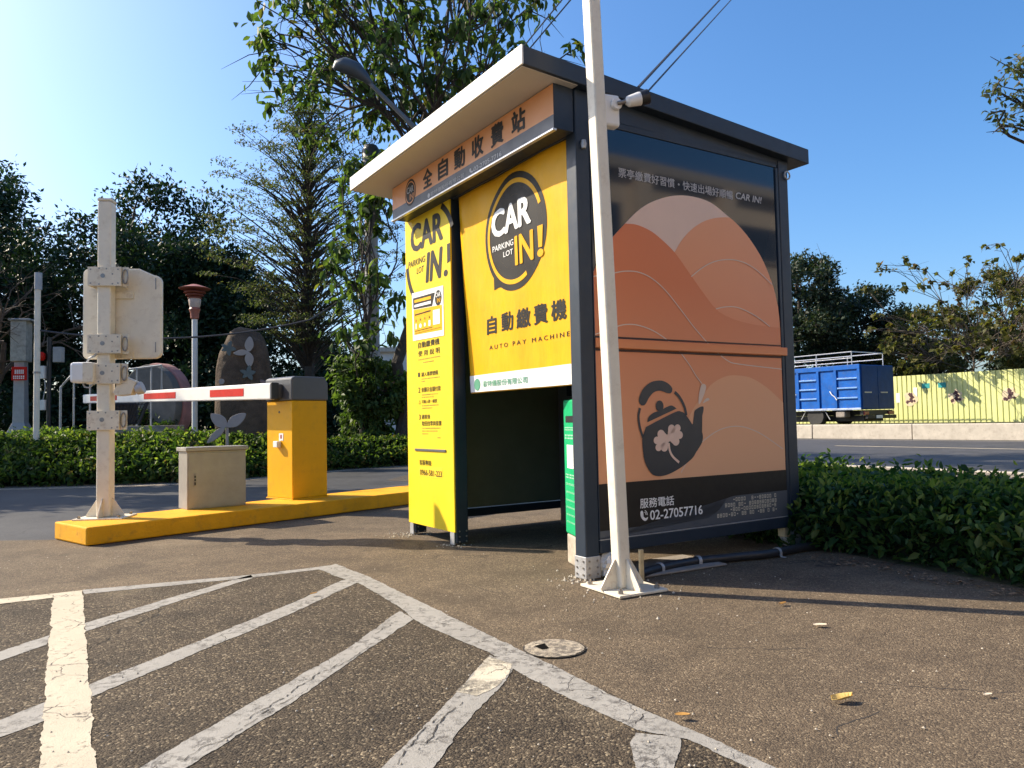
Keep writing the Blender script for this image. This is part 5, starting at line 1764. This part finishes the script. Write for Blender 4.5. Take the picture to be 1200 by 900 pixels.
tree('shade_tree', 'far dark tree low behind the hoarding at the right edge', (33.5, 46, 0.4), 6.2, 0.2, ell_clumps(70, 44, 0, 0, 3.2, 4.6, 2.0, 2.2, 0.7, 1.1), 11000, (0.26, 0.5), L_GREY, B_DARK, 70, None, 0.75)

# tree at the right whose branch tips reach into view
tree('roadside_tree', 'tree just outside the view whose dark branch tips hang in upper right', (8.3, 9.6, 0), 6.3, 0.14,
     [(-2.30, -0.4, 4.85, 0.2), (-2.12, -0.3, 4.62, 0.24), (-2.05, -0.5, 5.05, 0.24), (-1.88, -0.4, 4.75, 0.28), (-1.8, -0.3, 5.2, 0.3), (-2.05, -0.3, 4.42, 0.18), (-1.75, -0.5, 4.5, 0.26), (-1.5, -0.4, 4.9, 0.34), (-1.45, -0.2, 5.3, 0.34)] + ell_clumps(71, 40, 0.3, 0, 5.2, 1.6, 1.6, 1.1, 0.3, 0.5),
     7200, (0.085, 0.5), L_FINE, B_DARK, 71, None, 0.8, limbs=8, branch_from=0.4, twig=1.0)


# hedges
def hedge(name, label, poly, h, hvar, n_leaf, leaf, mat, seed, edge=0.3, core=True, foot=0.62):
    """Leaves through the outer layers of a clipped hedge on a plan polygon, over a core of dark stems."""
    g = np.random.default_rng(seed)
    root = thing(name, label, 'hedge')
    poly = np.array(poly, float)
    mn, mx = poly.min(0), poly.max(0)

    def inside(p):
        x, y = p[:, 0], p[:, 1]
        c = np.zeros(len(p), bool)
        m = len(poly)
        for i in range(m):
            x1, y1 = poly[i]
            x2, y2 = poly[(i + 1) % m]
            cond = (y1 > y) != (y2 > y)
            xi = (x2 - x1) * (y - y1) / (y2 - y1 + 1e-12) + x1
            c ^= cond & (x < xi)
        return c

    def edged(p):
        best = np.full(len(p), 1e9)
        m = len(poly)
        for i in range(m):
            a = poly[i]
            b = poly[(i + 1) % m]
            ab = b - a
            t = np.clip(((p - a) @ ab) / (ab @ ab), 0, 1)
            q = a + t[:, None] * ab
            best = np.minimum(best, np.hypot(*(p - q).T))
        return best

    pts = []
    tot = 0
    while tot < n_leaf:
        p = mn + (mx - mn) * g.random((n_leaf * 2, 2))
        p = p[inside(p)]
        pts.append(p)
        tot += len(p)
    p = np.concatenate(pts)[:n_leaf]
    e = edged(p)
    hh = h + hvar * (np.sin(p[:, 0] * 4.1 + 1) * np.cos(p[:, 1] * 3.3) * 0.5 + np.sin(p[:, 0] * 9.7 + p[:, 1] * 7.1) * 0.35 + g.normal(size=len(p)) * 0.25)
    hh += np.where(g.random(len(p)) < 0.06, g.random(len(p)) * 0.13, 0.0)
    hh *= foot + (1 - foot) * np.clip(e / edge, 0, 1) ** 0.7
    side = e < edge * 0.75
    # top leaves near the surface, side leaves at any height
    z = np.where(side & (g.random(len(p)) < (0.75 if foot > 0.5 else 0.4)), hh * g.random(len(p)), hh - np.abs(g.normal(size=len(p))) * 0.09)
    z = np.maximum(z, 0.02)
    P = np.column_stack([p, z])
    cen = poly.mean(0)
    out = np.column_stack([(p - cen) / np.maximum(np.linalg.norm(p - cen, axis=1, keepdims=True), 1e-3), np.zeros(len(p))])
    nr = rand_dirs(g, len(p)) * 0.7 + np.array([0, 0, 1.0])
    nr[side] = rand_dirs(g, side.sum()) * 0.6 + np.array([0, 0, 0.75])
    ax = rand_dirs(g, len(p)) + np.array([0, 0, 0.15])
    ln = leaf[0] * (0.55 + 0.8 * g.random(len(p)))
    f = leaf_mesh('foliage', P, ax, nr, ln, ln * leaf[1], mat, root, 0.18, True)
    m_ = int(n_leaf * 0.075)  # lighter leaf layer on top, coloured as if the sun lit it
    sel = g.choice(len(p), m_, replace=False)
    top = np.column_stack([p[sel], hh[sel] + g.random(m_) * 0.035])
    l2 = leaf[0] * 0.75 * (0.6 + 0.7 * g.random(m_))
    leaf_mesh('sunlit_tops', top, rand_dirs(g, m_) * 0.7 + np.array([0, 0, 0.8]), rand_dirs(g, m_) + np.array([0, 0, 0.5]), l2, l2 * leaf[1], L_SUNLIT, root, 0.2, True)['kind'] = 'stuff'
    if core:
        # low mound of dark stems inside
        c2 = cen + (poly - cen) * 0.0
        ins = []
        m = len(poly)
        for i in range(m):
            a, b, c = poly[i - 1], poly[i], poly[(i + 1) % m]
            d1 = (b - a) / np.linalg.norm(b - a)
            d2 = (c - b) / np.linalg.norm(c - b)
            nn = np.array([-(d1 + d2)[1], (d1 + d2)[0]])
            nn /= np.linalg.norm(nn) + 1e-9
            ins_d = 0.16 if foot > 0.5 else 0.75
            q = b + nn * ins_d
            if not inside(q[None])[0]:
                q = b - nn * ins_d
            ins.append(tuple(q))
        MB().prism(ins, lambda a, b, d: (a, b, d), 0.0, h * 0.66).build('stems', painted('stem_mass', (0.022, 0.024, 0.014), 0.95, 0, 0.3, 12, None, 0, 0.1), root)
    return root


hedge('hedge', 'low dark leafy hedge at the right behind the kiosk post', [(1.55, 5.72), (1.98, 5.08), (2.22, 4.85), (2.46, 4.38), (2.60, 3.86), (3.05, 2.95), (4.2, 2.6), (4.35, 3.9), (3.75, 5.2), (3.35, 6.6), (3.0, 7.9), (2.3, 8.3), (1.9, 7.0)], 0.41, 0.05, 38000, (0.070, 0.46), L_NEAR, 81, 0.3)
hedge('hedge', 'long trimmed leafy hedge across the driveway behind the yellow island', [(-16, 12.6), (-8.05, 12.25), (-6.5, 12.35), (-5.0, 12.75), (-3.55, 15.2), (-2.15, 16.4), (-0.6, 17.2), (1.5, 18.6), (1.1, 20.0), (-1.6, 18.7), (-3.6, 17.0), (-5.6, 15.4), (-8.5, 15.2), (-16, 15.5)], 0.80, 0.06, 56000, (0.105, 0.5), L_HEDGE, 82, 1.15, True, 0.22)
gc = hedge('ground_cover', 'ragged low yellowish shrubs behind the hedge at the left edge', [(-17, 15.6), (-8.9, 15.3), (-8.6, 17.6), (-17, 18)], 0.86, 0.10, 9000, (0.10, 0.5), L_BUSH, 83, 0.4, False)
gc['category'] = 'shrubs'

# ------------------------------------------------------------------ things behind the left hedge
# standing rock with metal flowers
rock = thing('standing_rock', 'tall dark rounded standing rock with metal flowers on its face', 'rock', (-5.58, 15.9, 0), R(8))
bm_ = bmesh.new()
bmesh.ops.create_icosphere(bm_, subdivisions=5, radius=1.0)
from mathutils import noise as mn_
for v in bm_.verts:
    c = v.co.copy()
    # superellipse-like slab
    x = math.copysign(abs(c.x) ** 0.75, c.x) * 0.60
    y = math.copysign(abs(c.y) ** 0.8, c.y) * 0.36
    z = math.copysign(abs(c.z) ** 0.72, c.z) * 1.52
    wdt = 1.0 - 0.10 * (z + 1.52) / 3.04
    nz = mn_.fractal(Vector((c.x * 1.6, c.y * 1.6, c.z * 2.2)), 0.8, 2.1, 5)
    f = 1 + 0.055 * nz
    v.co = Vector((x * wdt * f, y * f, z * f + 1.42))
for f in bm_.faces:
    f.smooth = True
me_ = bpy.data.meshes.new('stone')
bm_.to_mesh(me_)
bm_.free()
link('stone', me_, P_ROCK, rock)


def petals(name, x, z, petal_list, mat, parent, y=-0.40, th=0.02):
    """Flat-ish cast petals: (angle, length, width) each from the centre."""
    m = MB()
    for (a, L, w) in petal_list:
        c, s = math.cos(R(a)), math.sin(R(a))
        pr = smooth_pts([(0, 0), (0.35 * L, 0.5 * w), (0.75 * L, 0.38 * w), (L, 0), (0.75 * L, -0.38 * w), (0.35 * L, -0.5 * w)], True, 3)
        m.prism([(x + p * c - q * s, z + p * s + q * c) for p, q in pr], lambda aa, bb, d: (aa, d, bb), y, y - th)
    return m.build(name, mat, parent, 0.005)


petals('metal_flower', 0.16, 2.42, [(85, 0.32, 0.17), (185, 0.30, 0.12), (275, 0.31, 0.17)], P_PETAL, rock, -0.36)
petals('metal_flower', -0.24, 2.50, [(70, 0.16, 0.09), (150, 0.15, 0.08), (200, 0.14, 0.08), (280, 0.16, 0.09), (350, 0.16, 0.09)], P_PETALB, rock, -0.36)
petals('metal_flower', 0.16, 1.98, [(80, 0.17, 0.09), (160, 0.17, 0.08), (220, 0.14, 0.08), (300, 0.16, 0.09), (10, 0.15, 0.09)], P_PETALB, rock, -0.40)
petals('metal_flower', 0.50, 1.72, [(60, 0.18, 0.10), (130, 0.17, 0.10), (230, 0.16, 0.09), (300, 0.18, 0.10)], P_PETALR, rock, -0.36)
MB().cyl((-0.36, -0.38, 1.82), (-0.36, -0.42, 1.82), 0.055, n=14).build('white_disc', P_PETAL, rock)
sc_f = thing('leaf_sculpture', 'grey metal three petal sculpture rising from the hedge before the rock', 'sculpture', (-5.08, 13.6, 0), R(5))
petals('petal', 0.0, 0.90, [(140, 0.36, 0.20), (35, 0.40, 0.19)], P_PETAL, sc_f, 0.0, 0.03)
petals('petal', -0.02, 0.90, [(222, 0.42, 0.12)], P_PETAL, sc_f, -0.04, 0.03)
MB().tube([(0, 0.0, 0), (0, 0, 0.9)], 0.025, 8).build('stem', P_PETAL, sc_f)

# round stone disc
dsc = thing('stone_disc', 'big upright grey stone disc with a pinkish rim behind the post', 'monument', (-8.25, 17.6, 0), R(-18))
MB().prism(arc(0, 1.44, 0.80, 0.92, 0, 352, 44), lambda a, b, d: (a, d, b), -0.22, 0.0).build('disc_face', P_DISC, dsc, 0.02)
MB().prism(arc(0.0, 1.44, 0.86, 0.97, 0, 352, 44), lambda a, b, d: (a, d, b), 0.002, 0.30).build('disc_rim', P_DISCP, dsc, 0.04)
box('plinth', P_CONCD, dsc, -0.6, 0.6, -0.3, 0.4, 0.0, 0.55, 0.02)
# stair rail and steps
st = thing('garden_steps', 'weathered concrete steps with a pale tube handrail behind the hedge', 'steps', (-9.55, 16.4, 0), R(0))
for i in range(3):
    box('step', P_CONCD, st, 0.0 + 0.42 * i, 2.3, -0.45, 0.5, 0.22 * i + 0.001 * i + 0.3, 0.22 * (i + 1) + 0.3, 0.015)
box('step', P_CONCD, st, -0.3, 2.3, -0.45, 0.5, 0.0, 0.299, 0.01)
rl = thing('stair_railing', 'pale metal stair railing with bent end left of the square post', 'railing', (-9.55, 16.4, 0), 0)
MB().tube([(0.08, -0.4, 0.5), (0.08, -0.4, 1.80), (0.28, -0.4, 2.02), (2.2, -0.4, 2.22), (2.2, -0.4, 1.45)], 0.025, 8).build('handrail', P_GREYPOST, rl)
for i, xx in enumerate((0.36, 0.70, 1.02, 1.36, 1.68, 1.98)):
    MB().tube([(xx, -0.4, 0.62), (xx, -0.4, 2.02 + (xx - 0.28) * 0.104)], 0.018, 7).build('baluster', P_GREYPOST, rl)

# red capped park lamp
lamp = thing('park_lamp', 'white park lamp post with a red brown tiered cap', 'lamp', (-6.78, 16.3, 0.27))
MB().cyl((0, 0, -0.27), (0, 0, 2.95), 0.058, n=14).build('post', painted('lamp_white', (0.66, 0.66, 0.64), 0.5, 0, 0.06, 6), lamp, smooth=True)
MB().lathe([(0.06, 2.95), (0.085, 2.97), (0.09, 3.08), (0.12, 3.16), (0.10, 3.20)], 0, 0, 20).build('collar', P_LAMPR, lamp, smooth=True)
MB().lathe([(0.10, 3.201), (0.115, 3.25), (0.13, 3.36), (0.12, 3.40)], 0, 0, 20).build('lamp_glass', P_LAMPG, lamp, smooth=True)
for i, (rr3, zz) in enumerate(((0.15, 3.40), (0.19, 3.46), (0.23, 3.52))):
    MB().lathe([(rr3 - 0.05, zz - 0.012), (rr3, zz), (rr3 - 0.02, zz + 0.02), (0.08, zz + 0.05)], 0, 0, 24).build('louvre_ring', P_LAMPR, lamp, smooth=True)
MB().lathe([(0.10, 3.575), (0.315, 3.60), (0.325, 3.615), (0.20, 3.655), (0.07, 3.70), (0.0, 3.71)], 0, 0, 28).build('lamp_cap', P_LAMPR, lamp, smooth=True)

# thin white post in the hedge
tp_ = thing('thin_post', 'thin pale post with grey sleeve on top standing in the hedge', 'post', (-8.32, 13.35, 0), R(4))
MB().cyl((0, 0, 0), (0, 0, 3.38), 0.05, n=12).build('tube', P_CREAM, tp_, smooth=True)
MB().cyl((0.01, 0, 3.38), (0.01, 0, 3.68), 0.062, n=12).build('sleeve', P_GREYPOST, tp_, smooth=True)
MB().cyl((0, 0, 1.9), (0, 0, 1.935), 0.06, n=12).build('band', P_BOLT, tp_)
# grey pillar lamp with red label
gl_ = thing('grey_pillar', 'grey steel pillar with boxy weathered head and red label plate', 'pillar lamp', (-11.72, 18.2, 0), R(10))
MB().add([(-0.26, -0.26, 0.75), (0.26, -0.26, 0.75), (0.26, 0.26, 0.75), (-0.26, 0.26, 0.75), (-0.13, -0.13, 1.1), (0.13, -0.13, 1.1), (0.13, 0.13, 1.1), (-0.13, 0.13, 1.1), (-0.11, -0.11, 2.55), (0.11, -0.11, 2.55), (0.11, 0.11, 2.55), (-0.11, 0.11, 2.55)],
         [(3, 2, 1, 0), (0, 1, 5, 4), (1, 2, 6, 5), (2, 3, 7, 6), (3, 0, 4, 7), (4, 5, 9, 8), (5, 6, 10, 9), (6, 7, 11, 10), (7, 4, 8, 11), (8, 9, 10, 11)]).build('shaft', P_GREYPOST, gl_, 0.01)
box('head', painted('weathered_tin', (0.42, 0.41, 0.36), 0.6, 0.2, 0.3, 9, (0.14, 0.13, 0.11), 0.7), gl_, -0.17, 0.17, -0.18, 0.18, 2.551, 3.52, 0.015)
box('head_roof', P_GREYPOST, gl_, -0.21, 0.27, -0.22, 0.22, 3.521, 3.57, 0.01)
box('base', P_CONCD, gl_, -1.0, 0.9, -0.5, 0.5, 0.0, 0.749, 0.02)
box('red_label', P_RED, gl_, -0.13, 0.2, -0.185, -0.165, 2.10, 2.42)
lbt = []
for (zz, a0, a1, hh) in ((2.30, -0.06, 0.12, 0.05), (2.19, -0.09, 0.16, 0.02), (2.145, -0.09, 0.16, 0.015)):
    a = a0
    while a < a1:
        lbt.append([(a, zz - hh), (a + 0.026, zz - hh), (a + 0.026, zz + hh), (a, zz + hh)])
        a += 0.042
flat('label_print', lbt, lambda a, b, d: (a, -0.185 - d, b), 0.003, P_WHITE, gl_)
sbx = thing('socket_boxes', 'small white boxes on a black pole beside the grey pillar', 'utility boxes', (-10.95, 18.0, 0))
MB().cyl((0.02, 0, 0), (0.02, 0, 3.1), 0.05, n=10).build('pole', P_BLACK, sbx)
box('box', P_PLASTIC, sbx, -0.23, -0.04, -0.1, 0.02, 2.12, 2.42, 0.01)
box('box', P_PLASTIC, sbx, -0.2, -0.02, -0.1, 0.02, 1.38, 1.62, 0.01)
box('box', P_GREYPOST, sbx, 0.16, 0.36, -0.1, 0.05, 2.5, 2.86, 0.01)
MB().lathe([(0.05, 2.55), (0.09, 2.6), (0.09, 2.7), (0.05, 2.75)], -0.14, -0.05, 14).build('red_beacon', P_RED, sbx, smooth=True)
MB().tube([(-0.05, -0.05, 2.1), (-0.03, -0.06, 1.9), (-0.08, -0.06, 1.62)], 0.012, 6).build('cable', P_GREYPOST, sbx)

# pole and street lamp behind
cp = thing('concrete_pole', 'plain grey concrete utility pole left of the kiosk roof', 'utility pole', (-3.5, 19.2, 0))
MB().tube([(0, 0, 0), (0, 0, 8.0)], [0.20, 0.155], 16).build('shaft', P_POLEC, cp, smooth=True)
MB().lathe([(0.12, 7.4), (0.23, 7.45), (0.24, 7.85), (0.15, 8.0), (0.0, 8.05)], 0.02, 0, 14).build('pole_cap', P_HEAD, cp, smooth=True)
for zz in (3.1, 5.2):
    MB().cyl((0, 0, zz), (0, 0, zz + 0.06), 0.205 - zz * 0.005, n=16).build('band', P_BOLT, cp)
slp = thing('street_lamp', 'grey street lamp with a long slanting arm over the kiosk roof', 'street lamp', (-0.35, 13.0, 0))
MB().tube([(0.1, 0, 0), (0.1, 0, 3.6), (0.02, 0, 4.1), (-0.35, 0, 4.85), (-1.29, 0, 6.06), (-2.02, 0, 6.82)], [0.085, 0.075, 0.062, 0.052, 0.042, 0.036], 12).build('arm', painted('lamp_arm', (0.12, 0.125, 0.13), 0.5, 0.2, 0.1, 6), slp, smooth=True)
lh = MB()
lh.tube([(-1.98, 0, 6.80), (-2.10, 0, 6.92), (-2.24, 0, 7.05), (-2.45, 0, 7.14), (-2.58, 0, 7.13), (-2.64, 0, 7.08)], [0.04, 0.085, 0.135, 0.14, 0.10, 0.03], 14)
lh.build('lamp_head', P_HEAD, slp, smooth=True)

# pale building scraps between the trees
bld = thing('far_building', 'pale far building glimpsed between the bush and the trunk', 'building', (-3.4, 46, 0))
box('wall', P_BWALL, bld, -6, 4.5, 0, 8, 0, 5.2)
for i in range(6):
    fr = box('window', P_BGLASS, bld, -5.2 + i * 1.6, -4.2 + i * 1.6, -0.03, 0.05, 2.6, 4.0)
    box('sill', P_CONC, fr, -5.25 + i * 1.6, -4.15 + i * 1.6, -0.1, -0.031, 2.5, 2.59)
box('roof', P_CONC, bld, -6.3, 4.8, -0.3, 8.3, 5.201, 5.5, 0.03)

# sunlit building across the lot, seen only as a reflection in the ad wall
ob_ = thing('office_building', 'pale sunlit office building across the car park, mirrored in the ad wall', 'building', (*kw(8.0, -19.0), 0), KA)
P_OFF = painted('office_render', (0.62, 0.52, 0.40), 0.8, 0, 0.06, 0.6)
box('wall', P_OFF, ob_, -20, 20, -10, 0, 0, 10.5)
box('roof_edge', P_CONC, ob_, -20.4, 20.4, -10.4, 0.5, 10.501, 11.0, 0.05)
for i in range(9):
    box('column', P_OFF, ob_, -19.5 + i * 4.8, -18.8 + i * 4.8, 0.0, 0.6, 0.0, 10.5, 0.03)
for fl_ in range(3):
    for i in range(8):
        w_ = box('window', P_BGLASS, ob_, -18.3 + i * 4.8, -15.2 + i * 4.8, -0.06, 0.03, 1.2 + fl_ * 3.3, 2.7 + fl_ * 3.3)
        box('sill', P_CONC, w_, -18.4 + i * 4.8, -15.1 + i * 4.8, 0.031, 0.15, 1.1 + fl_ * 3.3, 1.19 + fl_ * 3.3)

# cables
OC = 'twin overhead cables above the kiosk'


def wire(pts, r, label, name='overhead_cable', grp=None):
    o = MB().tube(pts, r, 6).build(name, P_CABLE)
    tag(o, label, 'cable', grp)


def sag(a, b, s, n=14):
    return [(a[0] + (b[0] - a[0]) * i / n, a[1] + (b[1] - a[1]) * i / n, a[2] + (b[2] - a[2]) * i / n - s * 4 * (i / n) * (1 - i / n)) for i in range(n + 1)]


# ------------------------------------------------------------------ truck, hoarding
truck = thing('cargo_truck', 'blue box truck with rail rack parked behind the concrete wall', 'truck', (*kw(24.0, 13.86), 0), KA)
TL, TW, TZ0, TZ1 = 6.4, 2.15, 1.08, 2.78
cb = box('cargo_box', P_BLUE, truck, 0.03, TW, 0.0, TL, TZ0, TZ1, 0.012)
# posts, panels and slats on the long side
yy = 0.06
side = MB()
for y in (0.0, 1.0, 1.78, 2.72, 3.5, 4.4, 5.2, TL - 0.1):
    box('side_post', P_BLUE, truck, -0.025, 0.029, y, y + 0.11, TZ0 + 0.06, TZ1 - 0.16, 0.006)
box('top_rail', P_BLUE, truck, -0.03, 0.029, 0.0, TL, TZ1 - 0.158, TZ1 + 0.02, 0.008)
box('lower_rail', painted('scuffed_rail', (0.30, 0.36, 0.48), 0.5, 0.2, 0.4, 5), truck, -0.03, 0.029, 0.0, TL, TZ0 - 0.02, TZ0 + 0.058, 0.008)
for (y0, y1) in ((0.12, 0.98), (1.9, 2.7), (3.62, 4.38)):
    for zz in (TZ0 + 0.42, TZ0 + 0.80, TZ0 + 1.17):
        box('side_slat', painted('slat_blue', (0.10, 0.25, 0.55), 0.4, 0, 0.1, 4), truck, -0.028, 0.029, y0, y1, zz, zz + 0.055, 0.006)
MB().tube([(-0.02, 1.30, TZ0 + 0.73), (-0.05, 1.2, TZ0 + 0.60), (-0.03, 1.08, TZ0 + 0.5), (-0.03, 1.0, TZ0 + 0.38)], 0.02, 6).build('tie_rope', P_ARM, truck)
MB().tube([(-0.03, 3.45, TZ0 + 0.66), (-0.05, 3.2, TZ0 + 0.6), (-0.03, 2.85, TZ0 + 0.66)], 0.02, 6).build('tie_rope', P_ARM, truck)
# rear doors
for (x0, x1) in ((0.05, TW / 2 - 0.01), (TW / 2 + 0.01, TW - 0.02)):
    d_ = box('rear_door', painted('door_blue_shaded', (0.005, 0.042, 0.15), 0.5, 0, 0.2, 3, None, 0, 0.2), truck, x0, x1, -0.04, -0.001, TZ0 + 0.02, TZ1 - 0.02, 0.012)  # truck blue darkened, shade of the rear face put into the colour
    box('latch_bar', P_GALV, d_, (x0 + x1) / 2 - 0.4, (x0 + x1) / 2 + 0.05, -0.07, -0.041, TZ0 + 0.62, TZ0 + 0.67, 0.005)
rk = MB()
for x in (0.05, TW - 0.05):
    for zz in (TZ1 + 0.28, TZ1 + 0.52):
        rk.tube([(x, 0.35, zz), (x, TL, zz)], 0.02, 6)
    for y in (0.35, 1.9, 3.4, 4.9, TL - 0.05):
        rk.tube([(x, y, TZ1), (x, y, TZ1 + 0.52)], 0.018, 6)
rk.tube([(0.05, 0.35, TZ1 + 0.52), (TW - 0.05, 0.35, TZ1 + 0.52)], 0.02, 6)
rk.build('roof_rack', P_ALU, truck)
ch_ = MB().box(0.5, 0.7, 0.1, TL + 0.4, 0.86, 1.05).box(TW - 0.7, TW - 0.5, 0.1, TL + 0.4, 0.86, 1.05).box(0.1, TW - 0.1, 0.0, 0.12, 0.88, 1.05).build('chassis', P_CHASS, truck)
box('rear_bumper', P_CHASS, truck, 0.2, TW - 0.05, -0.12, -0.02, 0.72, 0.86, 0.01)
box('number_plate', P_WHITE, truck, 0.75, 1.15, -0.135, -0.121, 0.73, 0.85)
box('tail_light', painted('tail_red', (0.25, 0.03, 0.03), 0.3), truck, 0.12, 0.40, -0.06, 0.0, 0.87, 1.0, 0.01)
box('tail_light', painted('tail_red', (0.25, 0.03, 0.03), 0.3), truck, TW - 0.45, TW - 0.1, -0.06, 0.0, 0.87, 1.0, 0.01)
box('side_tank', P_CONCD, truck, 0.03, 0.4, 0.72, 1.12, 0.78, 1.02, 0.04)
box('underbody', P_CHASS, truck, 0.48, TW - 0.42, 0.2, TL + 0.2, 0.62, 0.855, 0.02)
for x in (0.06, TW - 0.34):
    for y in (2.05, TL + 0.7):
        w_ = MB()
        w_.lathe([(0.20, -0.13), (0.36, -0.14), (0.40, -0.10), (0.41, 0.0), (0.40, 0.10), (0.36, 0.14), (0.20, 0.13)], 0, 0, 28)
        wv = w_.build('wheel', P_RUB, truck, smooth=True)
        wv.rotation_euler = (0, R(90), 0)
        wv.location = (x + 0.14, y, 0.85)
        rm = MB()
        rm.lathe([(0.0, -0.06), (0.08, -0.10), (0.12, -0.05), (0.205, -0.11), (0.205, 0.11), (0.12, 0.05), (0.0, 0.06)], 0, 0, 24)
        rm.build('rim', P_GALV, wv, smooth=True)
    mg = MB()
    mg.tube([(x + 0.02, 1.4, 0.7), (x + 0.02, 1.62, 1.05), (x + 0.02, 2.5, 1.05), (x + 0.02, 2.72, 0.72)], 0.022, 6)
    mg.build('mudguard', P_GALV, truck)
cabt = MB()
cabt.prism([(TL + 0.15, 0.75), (TL + 1.75, 0.75), (TL + 1.75, 1.5), (TL + 1.55, 2.35), (TL + 0.2, 2.4)], lambda a, b, d: (d, a, b), 0.1, TW - 0.05)
cabt.build('cab', P_BLUE, truck, 0.05)

fence = thing('site_hoarding', 'pale yellow corrugated metal hoarding behind the concrete wall', 'fence', KO, KA)
FX = 28.4
def rib_panel(u0, n, pitch):
    pr = []
    for i in range(n):
        a = u0 + i * pitch
        pr += [(a, 0.0), (a + pitch * 0.12, -0.028), (a + pitch * 0.78, -0.028), (a + pitch * 0.88, 0.0)]
    pr.append((u0 + n * pitch - 0.012, 0.0))
    vs, fs = [], []
    for (a, d) in pr:
        vs += [(FX + d, a, 0.50), (FX + d, a, 2.46), (FX + d + 0.006, a, 2.46), (FX + d + 0.006, a, 0.50)]
    for i in range(len(pr) - 1):
        for k in range(4):
            k2 = (k + 1) % 4
            fs.append((i * 4 + k, i * 4 + k2, (i + 1) * 4 + k2, (i + 1) * 4 + k))
    return MB().add(vs, fs)


u = -10.0
while u < 34:
    rib_panel(u, 4, 0.205).build('metal_panel', P_FENCE, fence)
    u += 0.82


def FF(a, b, d):
    return (FX - 0.030 - d, -a, b)


def blob(cx, cz, s, seed, n=14):
    g = random.Random(seed)
    return smooth_pts([(cx + s * g.uniform(0.55, 1.15) * math.cos(6.283 * k / n), cz + s * g.uniform(0.55, 1.2) * math.sin(6.283 * k / n)) for k in range(n)], True, 3)


for i, uu in enumerate((14.45, 12.62, 10.67)):
    flat('pink_print', [blob(-uu, 1.52, 0.30, i, 12)], FF, 0.003, P_PINK, fence)
    flat('dark_print', [blob(-uu + 0.0, 1.66, 0.10, i + 10), blob(-uu + 0.06, 1.55, 0.09, i + 15), blob(-uu - 0.14, 1.36, 0.085, i + 20), blob(-uu + 0.02, 1.42, 0.10, i + 30), blob(-uu + 0.15, 1.40, 0.06, i + 40)], FF, 0.006, P_BROWN, fence)
for uu in (13.8, 13.14):
    flat('teal_print', [[(-uu - 0.16, 1.90), (-uu + 0.16, 1.90), (-uu + 0.16, 2.10), (-uu - 0.16, 2.10)]], FF, 0.003, P_TEAL, fence)
for uu, z0, z1 in ((15.0, 1.35, 1.75), (14.25, 1.5, 1.95)):
    flat('white_print', [[(-uu - 0.08, z0), (-uu + 0.08, z0), (-uu + 0.08, z1), (-uu - 0.08, z1)]], FF, 0.002, P_WHITE, fence)
# grass fringe on the bank behind the wall
gg = np.random.default_rng(91)
N = 5200
vu = np.column_stack([gg.uniform(22.97, 24.0, N), gg.uniform(2, 19, N)])
gp_ = np.array([kw(a, b) for a, b in vu])
P = np.column_stack([gp_, np.full(N, 0.48)])
ax = gg.normal(size=(N, 3)) * 0.35 + np.array([0, 0, 1.0])
ln = 0.13 * (0.5 + gg.random(N))
gr = leaf_mesh('grass', P, ax, rand_dirs(gg, N), ln, ln * 0.16, L_OLIVE)
gr['kind'] = 'stuff'

# cables between the kiosk roof and outside the view, one across the left
def ext(a, b, f):
    return tuple(a[i] + (b[i] - a[i]) * f for i in range(3))


wa, wb_ = (*kw(0.45, -0.05), 2.905), (*kw(0.53, -0.05), 2.90)
wire(sag(wa, ext(wa, (2.61, 9.0, 5.94), 1.5), 0.0), 0.010, 'thicker overhead cable rising from the kiosk roof past the security camera')
wire(sag(wb_, ext(wb_, (2.75, 9.0, 5.94), 1.5), 0.0), 0.0065, 'thinner overhead cable rising from the kiosk roof past the security camera')
wire(sag((0.05, 9.0, 5.2), (1.1, 9.2, 6.55), 0.0), 0.009, 'left cable of two crossing the leaves behind the roof corner')
wire(sag((-8.3, 13.35, 2.66), (-4.1, 15.5, 3.05), 0.25) + sag((-4.1, 15.5, 3.05), (-3.5, 19.2, 4.6), 0.03), 0.018, 'thin sagging wire from thin post past the standing rock', 'hanging_wire')
wire(sag((0.14, 9.0, 5.2), (1.22, 9.2, 6.55), 0.0), 0.009, 'right cable of two crossing the leaves behind the roof corner')
